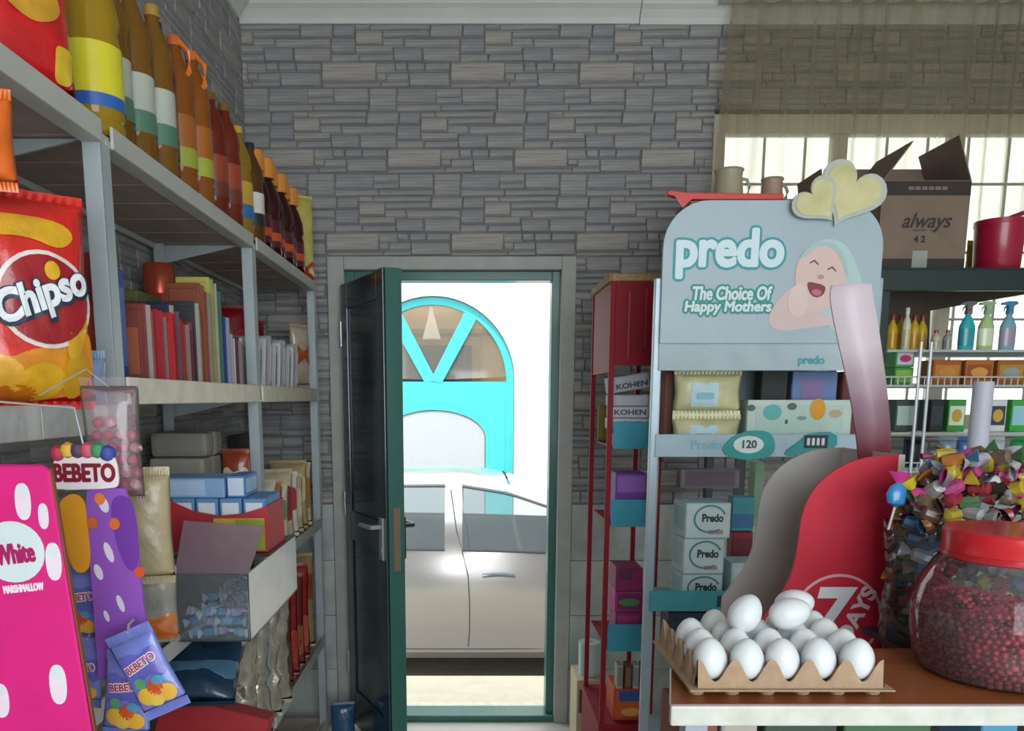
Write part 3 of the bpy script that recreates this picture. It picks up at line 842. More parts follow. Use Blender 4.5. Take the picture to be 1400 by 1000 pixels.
for i, k in enumerate(order):
    kn, bd, lb, l2, cp_, hd, h = kinds[k]; r = .037
    ps = bottle_parts('oil_' + kn, oil_prof(r, h), bd, lb, (h * .19, h * .51), cp_, (h * .94, h), r * .42, (plastic('#e07a24'), h * .72, h * .97, r) if hd else None, second=(h * .19, h * .31, l2))
    j = seen.get(k, 0); seen[k] = j + 1
    put(ps, 'oil_bottle', desc[k] + (', %s of its %s on the top shelf' % (ORD[j], ['', '', 'pair', 'three'][tall[k]]) if tall[k] > 1 else ' on the top shelf'), 'bottle',
        (-.652 + .012 * ((i * 7) % 3 - 1), 1.605 + i * .081, Z1), random.uniform(-.4, .4) + 1.2, 'oil bottles on the top shelf')
maroon = clear('#3d0d16', .88, .06)
for i in range(6):
    ps = bottle_parts('maroon', [(.038, 0), (.043, .006), (.043, .12), (.038, .135), (.043, .15), (.040, .185), (.026, .225), (.018, .24), (.018, .26)], maroon, plastic('#561420'), (.03, .115), plastic('#d98a26'), (.245, .305), .026, second=(.05, .075, plastic('#c8501e')))
    put(ps, 'syrup_bottle', 'maroon bottle with orange cap, %s of six on the top shelf' % ORD[i], 'bottle', (-.655 + .01 * (i % 2), 2.615 + i * .092, Z1), i * .7 + 1.2, 'maroon bottles on the top shelf')
carton('white_carton', 'plain white carton behind the maroon bottles on the top shelf', 'box', .12, .1, .36, (-.79, 2.72, Z1), 0, card('#c9cac6'), card('#d4d4cf'))
t, sf = pouch('pasta_bag', 'yellow film bag with a red base at the far end of the top shelf', 'food bag', .13, .30, .07, (-.655, 3.24, Z1), math.radians(40), foil('#c8bd62'), band=(foil('#b8351e'), .02, .26), seed=5)
t, sf = pouch('noodle_bag', 'tall clear film bag beside the yellow bag on the top shelf', 'food bag', .11, .33, .05, (-.80, 3.215, Z1), math.radians(20), clear('#c9bfae', .5, .15), seed=9, band=(foil('#d9a05a'), .1, .6))
for i in range(3):
    pouch('snack_bag', 'orange and yellow bag behind the maroon bottles, %s of three' % ORD[i], 'food bag', .10, .30, .05, (-.80, 2.83 + i * .115, Z1), math.radians(55), foil(['#c88a3a', '#cf9a3a', '#b8642c'][i]), band=(foil('#b8431c'), .55, .85), seed=20 + i, group='orange bags at the back of the top shelf')

# ---- second shelf, near bay
t, sf = pouch('crisp_bag', 'big red crisp bag with white script lettering on the second shelf', 'crisp bag', .235, .285, .085, (-.660, 1.175, Z2N + .014), math.radians(42), foil('#d3231c'), seed=1,
              mfn=None)
g_or, g_ye = foil('#d98a1a'), foil('#d8a51e')
decal_on(t, smooth_poly([(-.116, .012), (.112, .012), (.113, .12), (.09, .1), (.07, .075), (.05, .09), (.02, .085), (-.01, .07), (-.04, .085), (-.07, .075), (-.1, .09), (-.115, .07)]), sf, g_or, 'crisp_print')
for cx, cz, rx, rz, tl, cc in ((-.075, .04, .035, .022, .5, g_ye), (-.02, .05, .035, .027, -.3, foil('#e0a83a')), (.035, .04, .034, .026, .4, g_ye), (.085, .05, .02, .035, -.3, foil('#c8941a')), (.09, .11, .013, .04, -.3, g_ye), (.0, .022, .03, .014, 0, foil('#c86a18'))):
    decal_on(t, ellipse(cx, cz, rx, rz, 16, tilt=tl), sf, cc, 'crisp_print', .003)
decal_on(t, smooth_poly([(-.06, .265), (.07, .27), (.1, .25), (.075, .225), (.03, .24), (-.02, .235), (-.055, .24)]), sf, g_ye, 'crown_print', .002)
decal_on(t, ellipse(.048, .155, .067, .068, 30), sf, foil('#e6dcd8'), 'emblem_rim', .003)
decal_on(t, ellipse(.048, .155, .061, .062, 30), sf, foil('#9c1420'), 'emblem', .0042)
decal_on(t, ellipse(.058, .196, .011, .013, 14), sf, foil('#e0b020'), 'leaf_print', .006)
letter(t, 'Chipso', .06, ink('#24324a'), (.046, 0, .156), offset=.006, shear=.25, rot=(0, -.42, 0), surf=sf, fit=(.143, .066), lift=.006, name='lettering_shadow')
letter(t, 'Chipso', .06, ink('#e8eef2'), (.045, 0, .158), offset=.0025, shear=.25, rot=(0, -.42, 0), surf=sf, fit=(.136, .058), lift=.0075)
t, sf = pouch('snack_bag', 'plain orange bag hanging under the top shelf at the picture edge', 'snack bag', .085, .10, .045, (-.618, 1.075, 1.70), math.radians(20), foil('#d8661a'), seed=12)
ob('hang_tab', MB().tube([(0, 0, .118), (0, .004, .14), (0, .004, Z1 - 1.70 - .03)], .0015, 6).mesh('tab', m_post), t)
carton('biscuit_box', 'red and blue carton just behind the near shelf post', 'box', .12, .05, .235, (-.70, 1.475, Z2), math.radians(6), card('#8f2b30'), card('#b4452e'), card('#7a2028'), fr=(.06, .94, .1, .62))
carton('biscuit_box', 'dark blue carton behind the red carton at the near post', 'box', .12, .05, .22, (-.705, 1.535, Z2), 0, card('#2c4a9a'), card('#c9cfd8'), card('#5b79b4'))
pouch('washing_pouch', 'small pale blue pouch at the foot of the near shelf post', 'pouch', .075, .085, .035, (-.640, 1.355, Z2N), math.radians(20), foil('#7f9ac0'), seed=31)

# ---- second shelf, middle bay: packets seen edge on
row = [(.046, .165, 'red', 'maroon striped', '#7c3a34', '#a85a40'), (.046, .17, 'crimson', 'crimson', '#a01a30', '#c33a3c'), (.04, .16, 'red', 'bright red', '#b5222c', '#8c1824'),
       (.036, .18, 'navy', 'navy blue', '#2b2d48', '#6c5a6a'), (.046, .165, 'red', 'brick red', '#9a3226', '#c0603c'), (.04, .155, 'wine', 'wine red', '#6a2434', '#a0383a'),
       (.042, .20, 'black', 'black and grey', '#33353a', '#8a8f92'), (.05, .262, 'brown', 'tall rust brown', '#84452c', '#3c4044'), (.03, .27, 'yellow', 'tall yellow green', '#b3ab52', '#8f9a4a'),
       (.03, .262, 'green', 'tall mid green', '#3f8a60', '#2f6a52'), (.034, .245, 'dark green', 'tall dark green', '#24443c', '#8fa09a'), (.038, .19, 'blue', 'deep blue', '#32407c', '#8f98b8'),
       (.046, .15, 'lilac', 'white and violet', '#8a8198', '#c9c5cc'), (.05, .155, 'purple', 'dark violet', '#4d2a46', '#a79aa4'), (.05, .15, 'plum', 'plum with pale top', '#5a2238', '#b9b2b4')]
y = 1.585
ORD2 = ['first', 'second']
m_crimp = [card('#a39a95'), card('#857674'), card('#b0a9a3')]
for i, (th, h, nm, dsc, c1, c2) in enumerate(row):
    for k in range(2):
        xl_, xr_ = (-.075, .072) if h < .22 else (-.03, .05); t_ = th / 2 - .0012; hh_ = h * (1 - .06 * ((i + k) % 3))
        ps = [('packet_body', MB().hexa([(xl_, -t_ * .3, 0), (xr_, -t_ * .3, 0), (xr_, t_ * .3, 0), (xl_, t_ * .3, 0)], [(xl_, -t_ * .3, hh_), (xr_, -t_ * .3, hh_), (xr_, t_ * .3, hh_), (xl_, t_ * .3, hh_)]).hexa([(xl_ + .009, -t_ / 2, .012), (xr_ - .008, -t_ / 2, .012), (xr_ - .008, t_ / 2, .012), (xl_ + .009, t_ / 2, .012)], [(xl_ + .009, -t_ / 2, hh_ - .012), (xr_ - .008, -t_ / 2, hh_ - .012), (xr_ - .008, t_ / 2, hh_ - .012), (xl_ + .009, t_ / 2, hh_ - .012)]).mesh('packet', card(c1), bevel=.002, seg=1)),
              ('printed_panel', MB().box(xl_ + .02, xr_ - .014, -t_ / 2 - .0008, -t_ / 2 + .0005, hh_ * .18, hh_ * .72).mesh('panel', card(c2))),
              ('crimped_edge', MB().box(xr_, xr_ + .008, -.0022, .0022, .0, hh_ * .98).mesh('crimp', m_crimp[i % 3] if (i * 2 + k) % 3 == 0 else card(c2 if k else c1)))]
        put(ps, 'food_packet', '%s packet edge on, %s pair from the near post, %s one' % (dsc, ORD[i], ['nearer', 'farther'][k]), 'packet', ((-.692 if h < .22 else -.668) + random.uniform(-.008, .008), y + t_ / 2, Z2), random.uniform(-.03, .03), 'packets standing on the second shelf')
        y += t_ + .0032
can = [('can_body', MB().lathe([(.036, 0), (.038, .004), (.038, .255), (.036, .259)], 24).mesh('can', plastic('#b03a30'), smooth=True)), ('lid', MB().lathe([(.04, .255), (.04, .325), (.036, .333)], 24).mesh('lid', mat('#b8513a', .25, metal=.5, vary=.04), smooth=True)),
       ('label_band', MB().lathe([(.0388, .03), (.0388, .17)], 24, capb=False, capt=False).mesh('band', plastic('#9c1f2c'), smooth=True))]
put(can, 'tall_canister', 'tall red canister with shiny copper lid behind the packets', 'canister', (-.815, 2.197, Z2))
carton('dark_box', 'dark brown box behind the packets beside the middle post', 'box', .08, .10, .30, (-.828, 2.30, Z2), 0, card('#3a2c26'), card('#4a352b'))
carton('dark_box', 'low olive box lying behind the tall green packet', 'box', .08, .16, .24, (-.83, 2.06, Z2), 0, card('#6b6a3a'), card('#5a5030'))

# ---- second shelf, far bay: leaning sachets, dark red bags behind
for i in range(9):
    c1, c2 = [('#b4b5ba', '#8d8f96'), ('#c3c3c4', '#a8a8ae'), ('#9fa0a6', '#c9c9cb')][i % 3]
    carton('sachet_box', 'slim pale grey sachet box leaning, %s past the middle post' % ORD[i], 'sachet box', .14, .022, .155 + .012 * (i % 3), (-.69, 2.43 + i * .066, Z2 + .001), 0,
           card(c1), card(c2), card(c2), 'leaning sachet boxes on the second shelf', rot=(-[.24, .22, .2][i % 3], 0, 0))
pouch('red_bag', 'dark red bag standing behind the leaning sachet boxes', 'food bag', .13, .27, .06, (-.82, 2.80, Z2), math.radians(30), foil('#8a1624'), seed=41, band=(foil('#a3323a'), .5, .8))
pouch('red_bag', 'dark red bag with pale print nearest the door on the second shelf', 'food bag', .12, .24, .05, (-.80, 3.0, Z2), math.radians(35), foil('#7c1420'), seed=42, band=(foil('#c9a8a0'), .3, .42))
carton('dark_box', 'black carton behind the sachet boxes by the middle post', 'box', .08, .12, .31, (-.828, 2.52, Z2), 0, card('#2a2322'), card('#35302c'))
carton('dark_box', 'small red carton on the second shelf behind the sachet boxes', 'box', .08, .08, .2, (-.828, 2.66, Z2), 0, card('#8a1c28'), card('#c05a5a'))
pouch('bread_bag', 'clear and orange bag past the far post on the second shelf', 'food bag', .1, .22, .05, (-.655, 3.19, Z2 + .022), math.radians(60), foil('#b7a794'), seed=44, band=(foil('#a8572c'), .4, .75))

# ---- third shelf: bale stack, wafers tray, hanging sweet bin
m_bale = [card('#8f8c80'), card('#9a968a'), card('#85827a')]
for i in range(6):
    put([('bundle', MB().box(-.075, .075, -.085, .085, 0, .066).mesh('bundle', m_bale[i % 3], bevel=.014)), ('paper_band', MB().box(-.0765, .0765, -.02, .02, -.0, .067).mesh('band', card('#a39c8c'), bevel=.01))],
        'paper_bundle', 'grey beige paper bundle, %s up in the stack on the third shelf' % ['lowest', 'second', 'third', 'fourth', 'fifth', 'topmost'][i], 'bundle', (-.782 + .006 * (i % 2), 2.235, Z3 + .0005 + i * .0675), .03 * (i % 3), 'paper bundles stacked on the third shelf')
pouch('spice_bag', 'rust red bag with white print beside the paper bundles', 'food bag', .075, .33, .04, (-.648, 2.245, Z3), math.radians(5), foil('#8c3a22'), seed=51, band=(foil('#c9bfae'), .75, .92))
pouch('spice_bag', 'orange brown bag beside the middle post on the third shelf', 'food bag', .1, .25, .05, (-.66, 2.13, Z3), math.radians(5), foil('#a5582a'), seed=52, band=(foil('#3f6a3a'), .6, .8))
BX0, BX1, BY0, BY1, BZ0, BZ1 = -.598, -.448, 1.60, 2.06, .944, 1.087
acr = clear('#dfe8ea', .07, .05, 1.0)
bn = thing('sweet_bin', 'clear plastic bin of blue sweets hung on the third shelf', 'bin', ((BX0 + BX1) / 2, (BY0 + BY1) / 2, BZ0))
hx, hy_, hz = (BX1 - BX0) / 2, (BY1 - BY0) / 2, BZ1 - BZ0
ob('base', MB().box(-hx, hx, -hy_, hy_, 0, .004).mesh('base', clear('#9fb0b4', .35)), bn)
ob('near_wall', MB().box(-hx, hx, -hy_, -hy_ + .003, .004, hz).mesh('wall', acr), bn)
ob('far_wall', MB().box(-hx, hx, hy_ - .003, hy_, .004, hz).mesh('wall', acr), bn)
ob('back_wall', MB().box(-hx, -hx + .003, -hy_ + .003, hy_ - .003, .004, hz).mesh('wall', acr), bn)
ob('side_panel', MB().box(hx - .003, hx, -hy_ + .003, hy_ - .003, .004, hz).mesh('wall', mat('#f2f6f3', .18, vary=.06, scale=14, coat=.8)), bn)  # clear side made opaque white: daylight from the door put into its colour
for a, b in (((-hx, -hy_), (hx, -hy_)), ((hx, -hy_), (hx, hy_))):
    pass
ob('edge_trim', MB().tube([(-hx, -hy_, .002), (hx, -hy_, .002), (hx, -hy_, hz)], .0022, 6).mesh('trim', mat('#3a4248', .4)), bn)
ob('raised_flap', MB().hexa([(-hx, -hy_ + .004, hz), (hx, -hy_ + .004, hz), (hx, -hy_ + .008, hz), (-hx, -hy_ + .008, hz)], [(-hx - .01, -hy_ + .10, hz + .094), (hx + .012, -hy_ + .10, hz + .082), (hx + .012, -hy_ + .104, hz + .082), (-hx - .01, -hy_ + .104, hz + .094)]).mesh('flap', clear('#b49aa8', .48, .25)), bn)
ob('hook', MB().box(-hx - .008, -hx + .05, -.15, -.12, hz * .1, hz * .16).box(-hx - .02, -hx, -.15, -.12, hz * .05, hz * .1).mesh('hook', m_post), bn)
ob('hook', MB().box(-hx - .008, -hx + .05, .12, .15, hz * .1, hz * .16).box(-hx - .02, -hx, .12, .15, hz * .05, hz * .1).mesh('hook', m_post), bn)
ob('top_ledge', MB().box(-hx, hx, -.05, hy_, hz, hz + .003).mesh('ledge', acr), bn)
def sweet_mesh(l, r, m_, m2):
    mb = MB()
    mb.lathe([(r * .25, -l * .5), (r * .9, -l * .38), (r, 0), (r * .9, l * .38), (r * .25, l * .5)], 8, mt=m_)
    mb.lathe([(r * .2, -l * .48), (r * .7, -l * .7), (r * 1.15, -l * .98)], 8, mt=m2, sy=.35, capb=False, capt=False).lathe([(r * .2, l * .48), (r * .7, l * .7), (r * 1.15, l * .98)], 8, mt=m2, sx=.35, capb=False, capt=False)
    return mb.mesh('sweet', smooth=True, fix=False)
blue_s = [sweet_mesh(.024, .0095, foil(a), foil(b)) for a, b in (('#7fb4d8', '#c8d8e4'), ('#4a8ec4', '#a8c4dc'), ('#a9a6d0', '#c4bcd8'), ('#c9dce8', '#7fa8cc'))]
cn = ['sky blue', 'mid blue', 'lilac', 'pale blue']
for i in range(84):
    lay = i // 28; k = i % 28
    gx = -.05 + (k % 4) * .032; gy = -.205 + (k // 4) * .064
    if lay == 2 and (k // 4) % 2: continue
    o = ob('wrapped_sweet', blue_s[(i * 5 + i // 3) % 4], None, (bn.location.x + gx * .95 + random.uniform(-.005, .005), bn.location.y + gy + random.uniform(-.008, .008), BZ0 + .016 + lay * .021), (PI / 2 + random.uniform(-.3, .3), random.uniform(-.3, .3), random.uniform(-1.2, 1.2)))
    tag(o, '%s wrapped sweet in the clear bin, %s layer, %s half' % (cn[(i * 5 + i // 3) % 4], ['bottom', 'middle', 'top'][lay], 'near' if gy < 0 else 'far'), 'sweet', 'blue sweets in the clear bin')
# red rimmed display tray standing on the bin ledge, blue boxes inside
tx, ty, tz = -.571, 1.90, BZ1 + .0045
tr = thing('display_tray', 'red rimmed card tray with yellow print standing on the sweet bin', 'tray', (tx, ty, tz))
m_red = card('#b02a34'); tw, td, thh = .112, .085, .105
rim = [(-tw, 0), (tw, 0), (tw, thh), (tw * .5, thh * .84), (0, thh * .8), (-tw * .5, thh * .9), (-tw, thh * 1.15)]
ob('front_panel', MB().prism(rim, -td, -td + .003).mesh('panel', m_red), tr)
decal(tr, rrect(-.01, tw * .95, .004, thh * .74, .003), -td, card('#c8b23a'), 'printed_panel')
decal(tr, rrect(.04, tw * .95, .004, thh * .72, .003), -td - .0008, card('#8f9a32'), 'print')
ob('back_panel', MB().box(-tw, tw, td - .003, td, 0, thh).mesh('panel', m_red), tr)
ob('side_panel', MB().box(-tw, -tw + .003, -td + .003, td - .003, 0, thh).mesh('panel', m_red), tr)
ob('side_panel', MB().box(tw - .003, tw, -td + .003, td - .003, 0, thh).mesh('panel', m_red), tr)
ob('tray_base', MB().box(-tw + .003, tw - .003, -td + .003, td - .003, 0, .003).mesh('base', m_red), tr)
for i in range(4):
    carton('wafer_box', 'small blue and white box in the red rimmed tray, %s from the left' % ['first', 'second', 'third', 'fourth'][i], 'box', .05, .15, .118, (tx - .081 + i * .054, ty, tz + .0035), 0, card('#5f8ec0'), card('#d5dfe8'), card('#88aed2'), 'blue boxes in the red tray', fr=(.12, .88, .35, .92))
carton('wafer_carton', 'long pale blue box lying on top of the small boxes', 'box', .155, .13, .045, (tx - .068, ty, tz + .1222), .03, card('#86aad4'), card('#a9c4e2'), card('#5f8ec0'), fr=(.04, .72, .12, .9))
carton('wafer_carton', 'short blue and white box beside the long pale blue box', 'box', .042, .12, .05, (tx + .036, ty, tz + .1222), .02, card('#4f86c0'), card('#cfdcea'), card('#9fbfe0'))

# third shelf, far bay: paper packets
pk = [('#c9c6ba', '#b5682a', 'white'), ('#bdb7a6', '#c99a3a', 'cream'), ('#a5662c', '#3f7a3c', 'brown'), ('#c4bda8', '#4d8c48', 'white and green'), ('#b8ab8c', '#8a2c30', 'beige and red'), ('#cfcabb', '#9c2a38', 'pale and crimson'), ('#b9a888', '#c9c0a2', 'straw'), ('#a99468', '#c9b583', 'tan'), ('#c2b596', '#a9763c', 'sand')]
for i, (c1, c2, nm) in enumerate(pk):
    pouch('seed_packet', '%s paper packet on the third shelf, %s past the middle post' % (nm, ORD[i]), 'packet', .14, .17 + .02 * ((i * 2) % 3) + i * .004, .045, (-.682, 2.455 + i * .083, Z3), math.radians(76 - 40 * (i % 2)) * .25, mat(c1, .55, vary=.12, scale=30, bump=.3), band=(mat(c2, .5), .45 if i % 2 else .3, .85), seed=60 + i, group='paper packets on the third shelf')
pouch('red_bag', 'red and green bag behind the paper packets on the third shelf', 'food bag', .085, .25, .05, (-.80, 2.75, Z3), math.radians(8), foil('#9a2028'), seed=75, band=(foil('#3c7a3c'), .2, .5))
pouch('red_bag', 'crimson bag behind the paper packets nearest the door', 'food bag', .085, .26, .05, (-.80, 2.97, Z3), math.radians(8), foil('#8a1626'), seed=76, band=(foil('#b85a50'), .4, .6))

for i in range(3):  # thin dark cartons added to stand for the shade deep in the far bay
    carton('dark_carton', 'dark carton added as shade at back of the third shelf, %s past the middle post' % ORD[i], 'box', .03, .20, .36 - .03 * (i % 2), (-.866, [2.47, 2.70, 3.08][i] - (.0 if i != 1 else 0), Z3), 0, card(['#2e2724', '#352b27', '#2a2523'][i]), None, card('#3b312c'))
    carton('dark_carton', 'dark carton added as shade at back of the low shelf, %s past the middle post' % ORD[i], 'box', .05, .20, .38 - .03 * (i % 2), (-.862, 2.48 + i * .27, Z4), 0, card(['#2a2a2e', '#332b2a', '#262a2c'][i]), None, card('#37302e'))
carton('dark_carton', 'long dark carton added as shade at back of the second shelf by the far post', 'box', .03, .36, .31, (-.868, 3.06, Z2), 0, card('#2b2625'), None, card('#352e2b'))
# ---- fourth shelf
for i in range(4):
    pouch('foil_bag', 'crumpled silver foil bag on the low shelf, %s from the near end' % ORD[i], 'foil bag', .17, .36 - .02 * (i % 2), .07, (-.668 + .01 * (i % 2), 2.13 + i * .105 + (.05 if i > 1 else 0), Z4), math.radians(14 + 8 * (i % 2)), mat('#b4afa2', .25, metal=.6, vary=.25, scale=22, bump=1.0), seed=80 + i, wr=5.0, group='silver bags on the low shelf')
for i in range(4):
    pouch('red_bag', 'dark red bag past the foil bags on the low shelf, %s of four' % ORD[i], 'food bag', .15, .33 + .02 * (i % 2), .06, (-.678, 2.66 + i * .1, Z4), math.radians(18), foil(['#7c1620', '#8f2026', '#6a2a22', '#93282a'][i]), seed=90 + i, band=(foil(['#5a3a2a', '#a33c30', '#8a5a3a', '#b4584a'][i]), .15, .5), group='dark red bags on the low shelf')
pouch('straw_bag', 'long straw coloured bag on the low shelf beside the far post', 'food bag', .13, .36, .06, (-.675, 3.1, Z4), math.radians(25), foil('#a08a68'), seed=96, band=(foil('#8f4a30'), .55, .85))
t, sf = pouch('dark_blue_bag', 'dark blue glossy bag lying under the sweet bin', 'food bag', .19, .19, .07, (-.585, 1.60, Z4 + .352), 0, foil('#1d3a52'), seed=97, wr=2.0, rot=(math.radians(-64), 0, math.radians(6)), band=(foil('#4f7894'), .3, .6))
carton('red_carton', 'red carton with yellow green fruit print leaning on the low shelf', 'box', .235, .07, .30, (-.625, 1.66, Z4 + .034), 0, card('#9c1c22'), card('#8a7a2a'), card('#7a1a20'), fr=(.05, .95, .3, .72), rot=(math.radians(-8), math.radians(15), 0))
pouch('film_bag', 'grey clear film bag on the low shelf behind the red carton', 'food bag', .2, .36, .06, (-.74, 1.98, Z4), math.radians(10), clear('#8a8678', .7, .2), seed=98, wr=2.5)
pouch('blue_bag', 'small blue bag standing on the floor by the door leaf', 'bag', .10, .17, .05, (-.52, 3.18, 0), math.radians(10), foil('#2a567c'), seed=99)
pouch('white_bag', 'white film bag lying low at the foot of the shelving', 'bag', .15, .3, .06, (-.68, 2.0, Z5), math.radians(15), foil('#c9c6b8'), seed=101)

# ================================================================ IN FRONT OF THE SHELVING
# pink marshmallow display
py_, pz_ = .86, P(40, 636, .86).z
xa = P(66, 640, .86).x; xb = P(124, 1000, .86).x + .06
pd = thing('marshmallow_display', 'bright pink floor display panel printed with white marshmallows', 'display', (-.50, py_ + .05, 0))
m_pink = card('#d4127a')
def PD(px, py): q = P(px, py, py_); return (q.x + .50, q.z)
out = [(-.095, 0), (xb + .50, 0), PD(124, 1000), PD(66, 642), (PD(66, 642)[0] - .008, pz_), (-.095, pz_)]
ob('box_body', MB().prism(out, -.05, -.042).mesh('body', m_pink, bevel=.002, seg=1), pd)
yy = -.05
m_mw = card('#e6d6e2'); m_mg = card('#cfdcdf')
decal(pd, ellipse(*PD(18, 755), .0345, .034, 28), yy, m_mg, 'roundel')
bold(pd, 'White', ink('#a8105e'), (PD(21, 757)[0], yy - .0016, PD(21, 757)[1]), (.042, .021), .0011, rot=(0, -.12, 0))
bold(pd, 'MARSHMALLOW', ink('#f0dce8'), (PD(33, 804)[0], yy - .0012, PD(33, 804)[1]), (.044, .008), .0006, rot=(0, -.1, 0))
for a, b, rx, rz, tl in ((32, 686, .0085, .020, .15), (74, 768, .0085, .021, .2), (80, 936, .0095, .023, .1), (1, 958, .010, .020, .1), (60, 706, .0055, .014, .1)):
    x, z = PD(a, b)
    decal(pd, smooth_poly([(x - rx, z - rz), (x + rx, z - rz), (x + rx, z + rz), (x - rx, z + rz)], 3), yy - .0005, m_mw, 'marshmallow_print')
    decal(pd, ellipse(x, z + rz * .55, rx * .75, rz * .3, 14), yy - .0013, m_mg, 'marshmallow_end')
ob('side_stripe', MB().prism([(xb + .50, .4), (xb + .502, .4), (PD(66, 642)[0] + .002, pz_ - .004), (PD(66, 642)[0], pz_ - .004)], -.048, -.043).mesh('side', card('#7d4a2c')), pd)

# clip strip with hanging bags of gums
by = 1.03
def BB(px, py): q = P(px, py, by); return (q.x + .46, q.z)
bb = thing('gum_clip_strip', 'purple clip strip with a white lettered header hanging from the shelf rail', 'display strip', (-.46, by, 0))
m_purple = card('#8a4fb4'); m_purple2 = card('#6a2f9a')
sp = [BB(120, 668), BB(172, 668), BB(183, 700), BB(190, 760), BB(197, 830), BB(214, 912), BB(136, 930), BB(130, 850), BB(124, 770), BB(118, 700)]
ob('strip', MB().prism(sp, -.002, .002).mesh('strip', m_purple), bb)
ob('yellow_print', MB().prism(smooth_poly([BB(78, 690), BB(100, 672), BB(118, 684), BB(121, 720), BB(127, 778), BB(104, 786), BB(90, 745)], 2), -.0035, -.0005).mesh('print', card('#d8981e')), bb)
ob('violet_print', MB().prism(smooth_poly([BB(150, 680), BB(178, 676), BB(189, 712), BB(192, 772), BB(178, 785), BB(160, 745)], 2), -.0032, -.0022).mesh('print', m_purple2), bb)
for a, b, rx, rz in ((143, 690, .006, .011), (150, 755, .005, .014), (136, 782, .005, .011), (166, 825, .004, .012), (147, 842, .003, .008)):
    x, z = BB(a, b); decal(bb, ellipse(x, z, rx, rz, 12, tilt=.3), -.0022, card('#d5cfe0'), 'drop_print')
for a, b, cc in ((138, 682, '#d87a2a'), (128, 715, '#c8641e'), (192, 782, '#c8501e'), (158, 716, '#d06a2a')):
    x, z = BB(a, b); decal(bb, ellipse(x, z, .007, .008, 10), -.0032, card(cc), 'fruit_print')
hd = [BB(76, 628), BB(84, 621), BB(152, 621), BB(162, 628), BB(166, 662), BB(158, 668), BB(82, 670), BB(75, 664)]
hdr = ob('header', MB().prism(smooth_poly(hd, 1), -.007, -.0025).mesh('header', card('#e4dfe2'), bevel=.0008, seg=1), bb)
cx, cz = BB(119, 646)
bold(hdr, 'BEBETO', ink('#7d1428'), (cx, -.0078, cz), (.077, .022), .0013)
for i, cc in enumerate(('#b8324a', '#d8b03a', '#4a3a5a', '#c8506a', '#3f8a5c', '#3a4a9a')):
    x, z = BB(82 + i * 13.5, 616 + (4 if i in (0, 5) else 0)); ob('fruit_topper', MB().lathe([(.001, -.011), (.008, -.007), (.0105, 0), (.008, .007), (.001, .011)], 10).mesh('topper', card(cc), smooth=True), bb, (x, -.004, z))
ob('hook', MB().tube([(cx, .0, BB(119, 622)[1]), (cx - .01, .0, Z2 - .028), (SHF + .46 + .004, .0, Z2 - .02), (SHF + .46 - .0, .0, Z2 - .012)], .0014, 6).mesh('hook', m_post), bb)
def gum_bag(label, px, py, ang, Y, sd, w=.062, h=.095):
    q = P(px, py, Y)
    t, sf = pouch('gum_bag', label, 'sweet bag', w, h, .016, tuple(q), 0, foil('#6f7fc6'), rot=(0, ang, 0), seed=sd)
    decal_on(t, rrect(-w * .42, w * .42, h * .52, h * .95, .006), sf, foil('#5f64b8'), 'printed_panel', .0012)
    letter(t, 'BEBETO', .014, ink('#e4dce4'), (0, 0, h * .78), offset=.0012, surf=sf, rot=(0, -.2, 0), fit=(w * .72, .013), lift=.0024, name='lettering_outline')
    letter(t, 'BEBETO', .014, ink('#a03048'), (0, 0, h * .78), offset=.0002, surf=sf, rot=(0, -.2, 0), fit=(w * .68, .010), lift=.0032)
    for dx, dz, r, cc in ((-.2, .2, .2, '#d8b23a'), (.05, .28, .17, '#c8542a'), (.22, .16, .2, '#d8a83a'), (-.05, .12, .16, '#e0c050'), (.16, .36, .12, '#4a9ab8'), (-.2, .4, .12, '#5aa068')):
        decal_on(t, ellipse(dx * w, dz * h + .012, r * w, r * w, 12), sf, foil(cc), 'gummy_print', .002)
    ob('hang_tab', MB().tube([(0, 0, h + .02), (0, .012, h + .028), (0, .03, h + .030)], .0018, 6).mesh('tab', m_post), t)
    return t
gum_bag('blue bag of gummy sweets hanging lowest on the clip strip', 172, 1010, .12, 1.012, 110)
gum_bag('blue bag of gummy sweets tilted to the right on the clip strip', 232, 975, -.42, .985, 111)
gum_bag('blue bag of gummy sweets hanging half hidden between strip and pink display', 112, 880, .1, 1.06, 112, .05, .085)
gum_bag('blue bag of gummy sweets hidden lowest behind the pink display edge', 116, 968, .1, 1.05, 113, .045, .075)

# cellophane bag with pink sweets
q = P(160, 690, 1.14)
cb = thing('cellophane_bag', 'clear cellophane bag with pink sweets hanging under the shelf rail', 'sweet bag', tuple(q), 0)
me, sfc = pouch_mesh(.082, .155, .045, clear('#e3d3da', .16, .12, 1.3), seed=120)
ob('film', me, cb)
ob('hang_tab', MB().tube([(0, 0, .165), (-.03, 0, .19), (SHF - q.x, .0, Z2 - q.z - .012)], .001, 6).mesh('tab', m_post), cb)
pk_m = MB().lathe([(.002, -.0085), (.006, -.006), (.0088, 0), (.006, .006), (.002, .0085)], 10).mesh('sweet', plastic('#c8506a'), smooth=True)
pk_m2 = MB().lathe([(.002, -.0085), (.006, -.006), (.0088, 0), (.006, .006), (.002, .0085)], 10).mesh('sweet', plastic('#d9a0b0'), smooth=True)
for i in range(22):
    rw = i // 4
    o = ob('round_sweet', pk_m if i % 3 else pk_m2, None, (q.x - .022 + (i % 4) * .0165 + .004 * (rw % 2), q.y + random.uniform(-.004, .004), q.z + .028 + rw * .0175), (random.random(), random.random(), 0))
    tag(o, '%s round sweet inside the hanging cellophane bag' % ('rose pink' if i % 3 else 'pale pink'), 'sweet', 'pink sweets in the cellophane bag')
q = P(205, 800, 1.2)
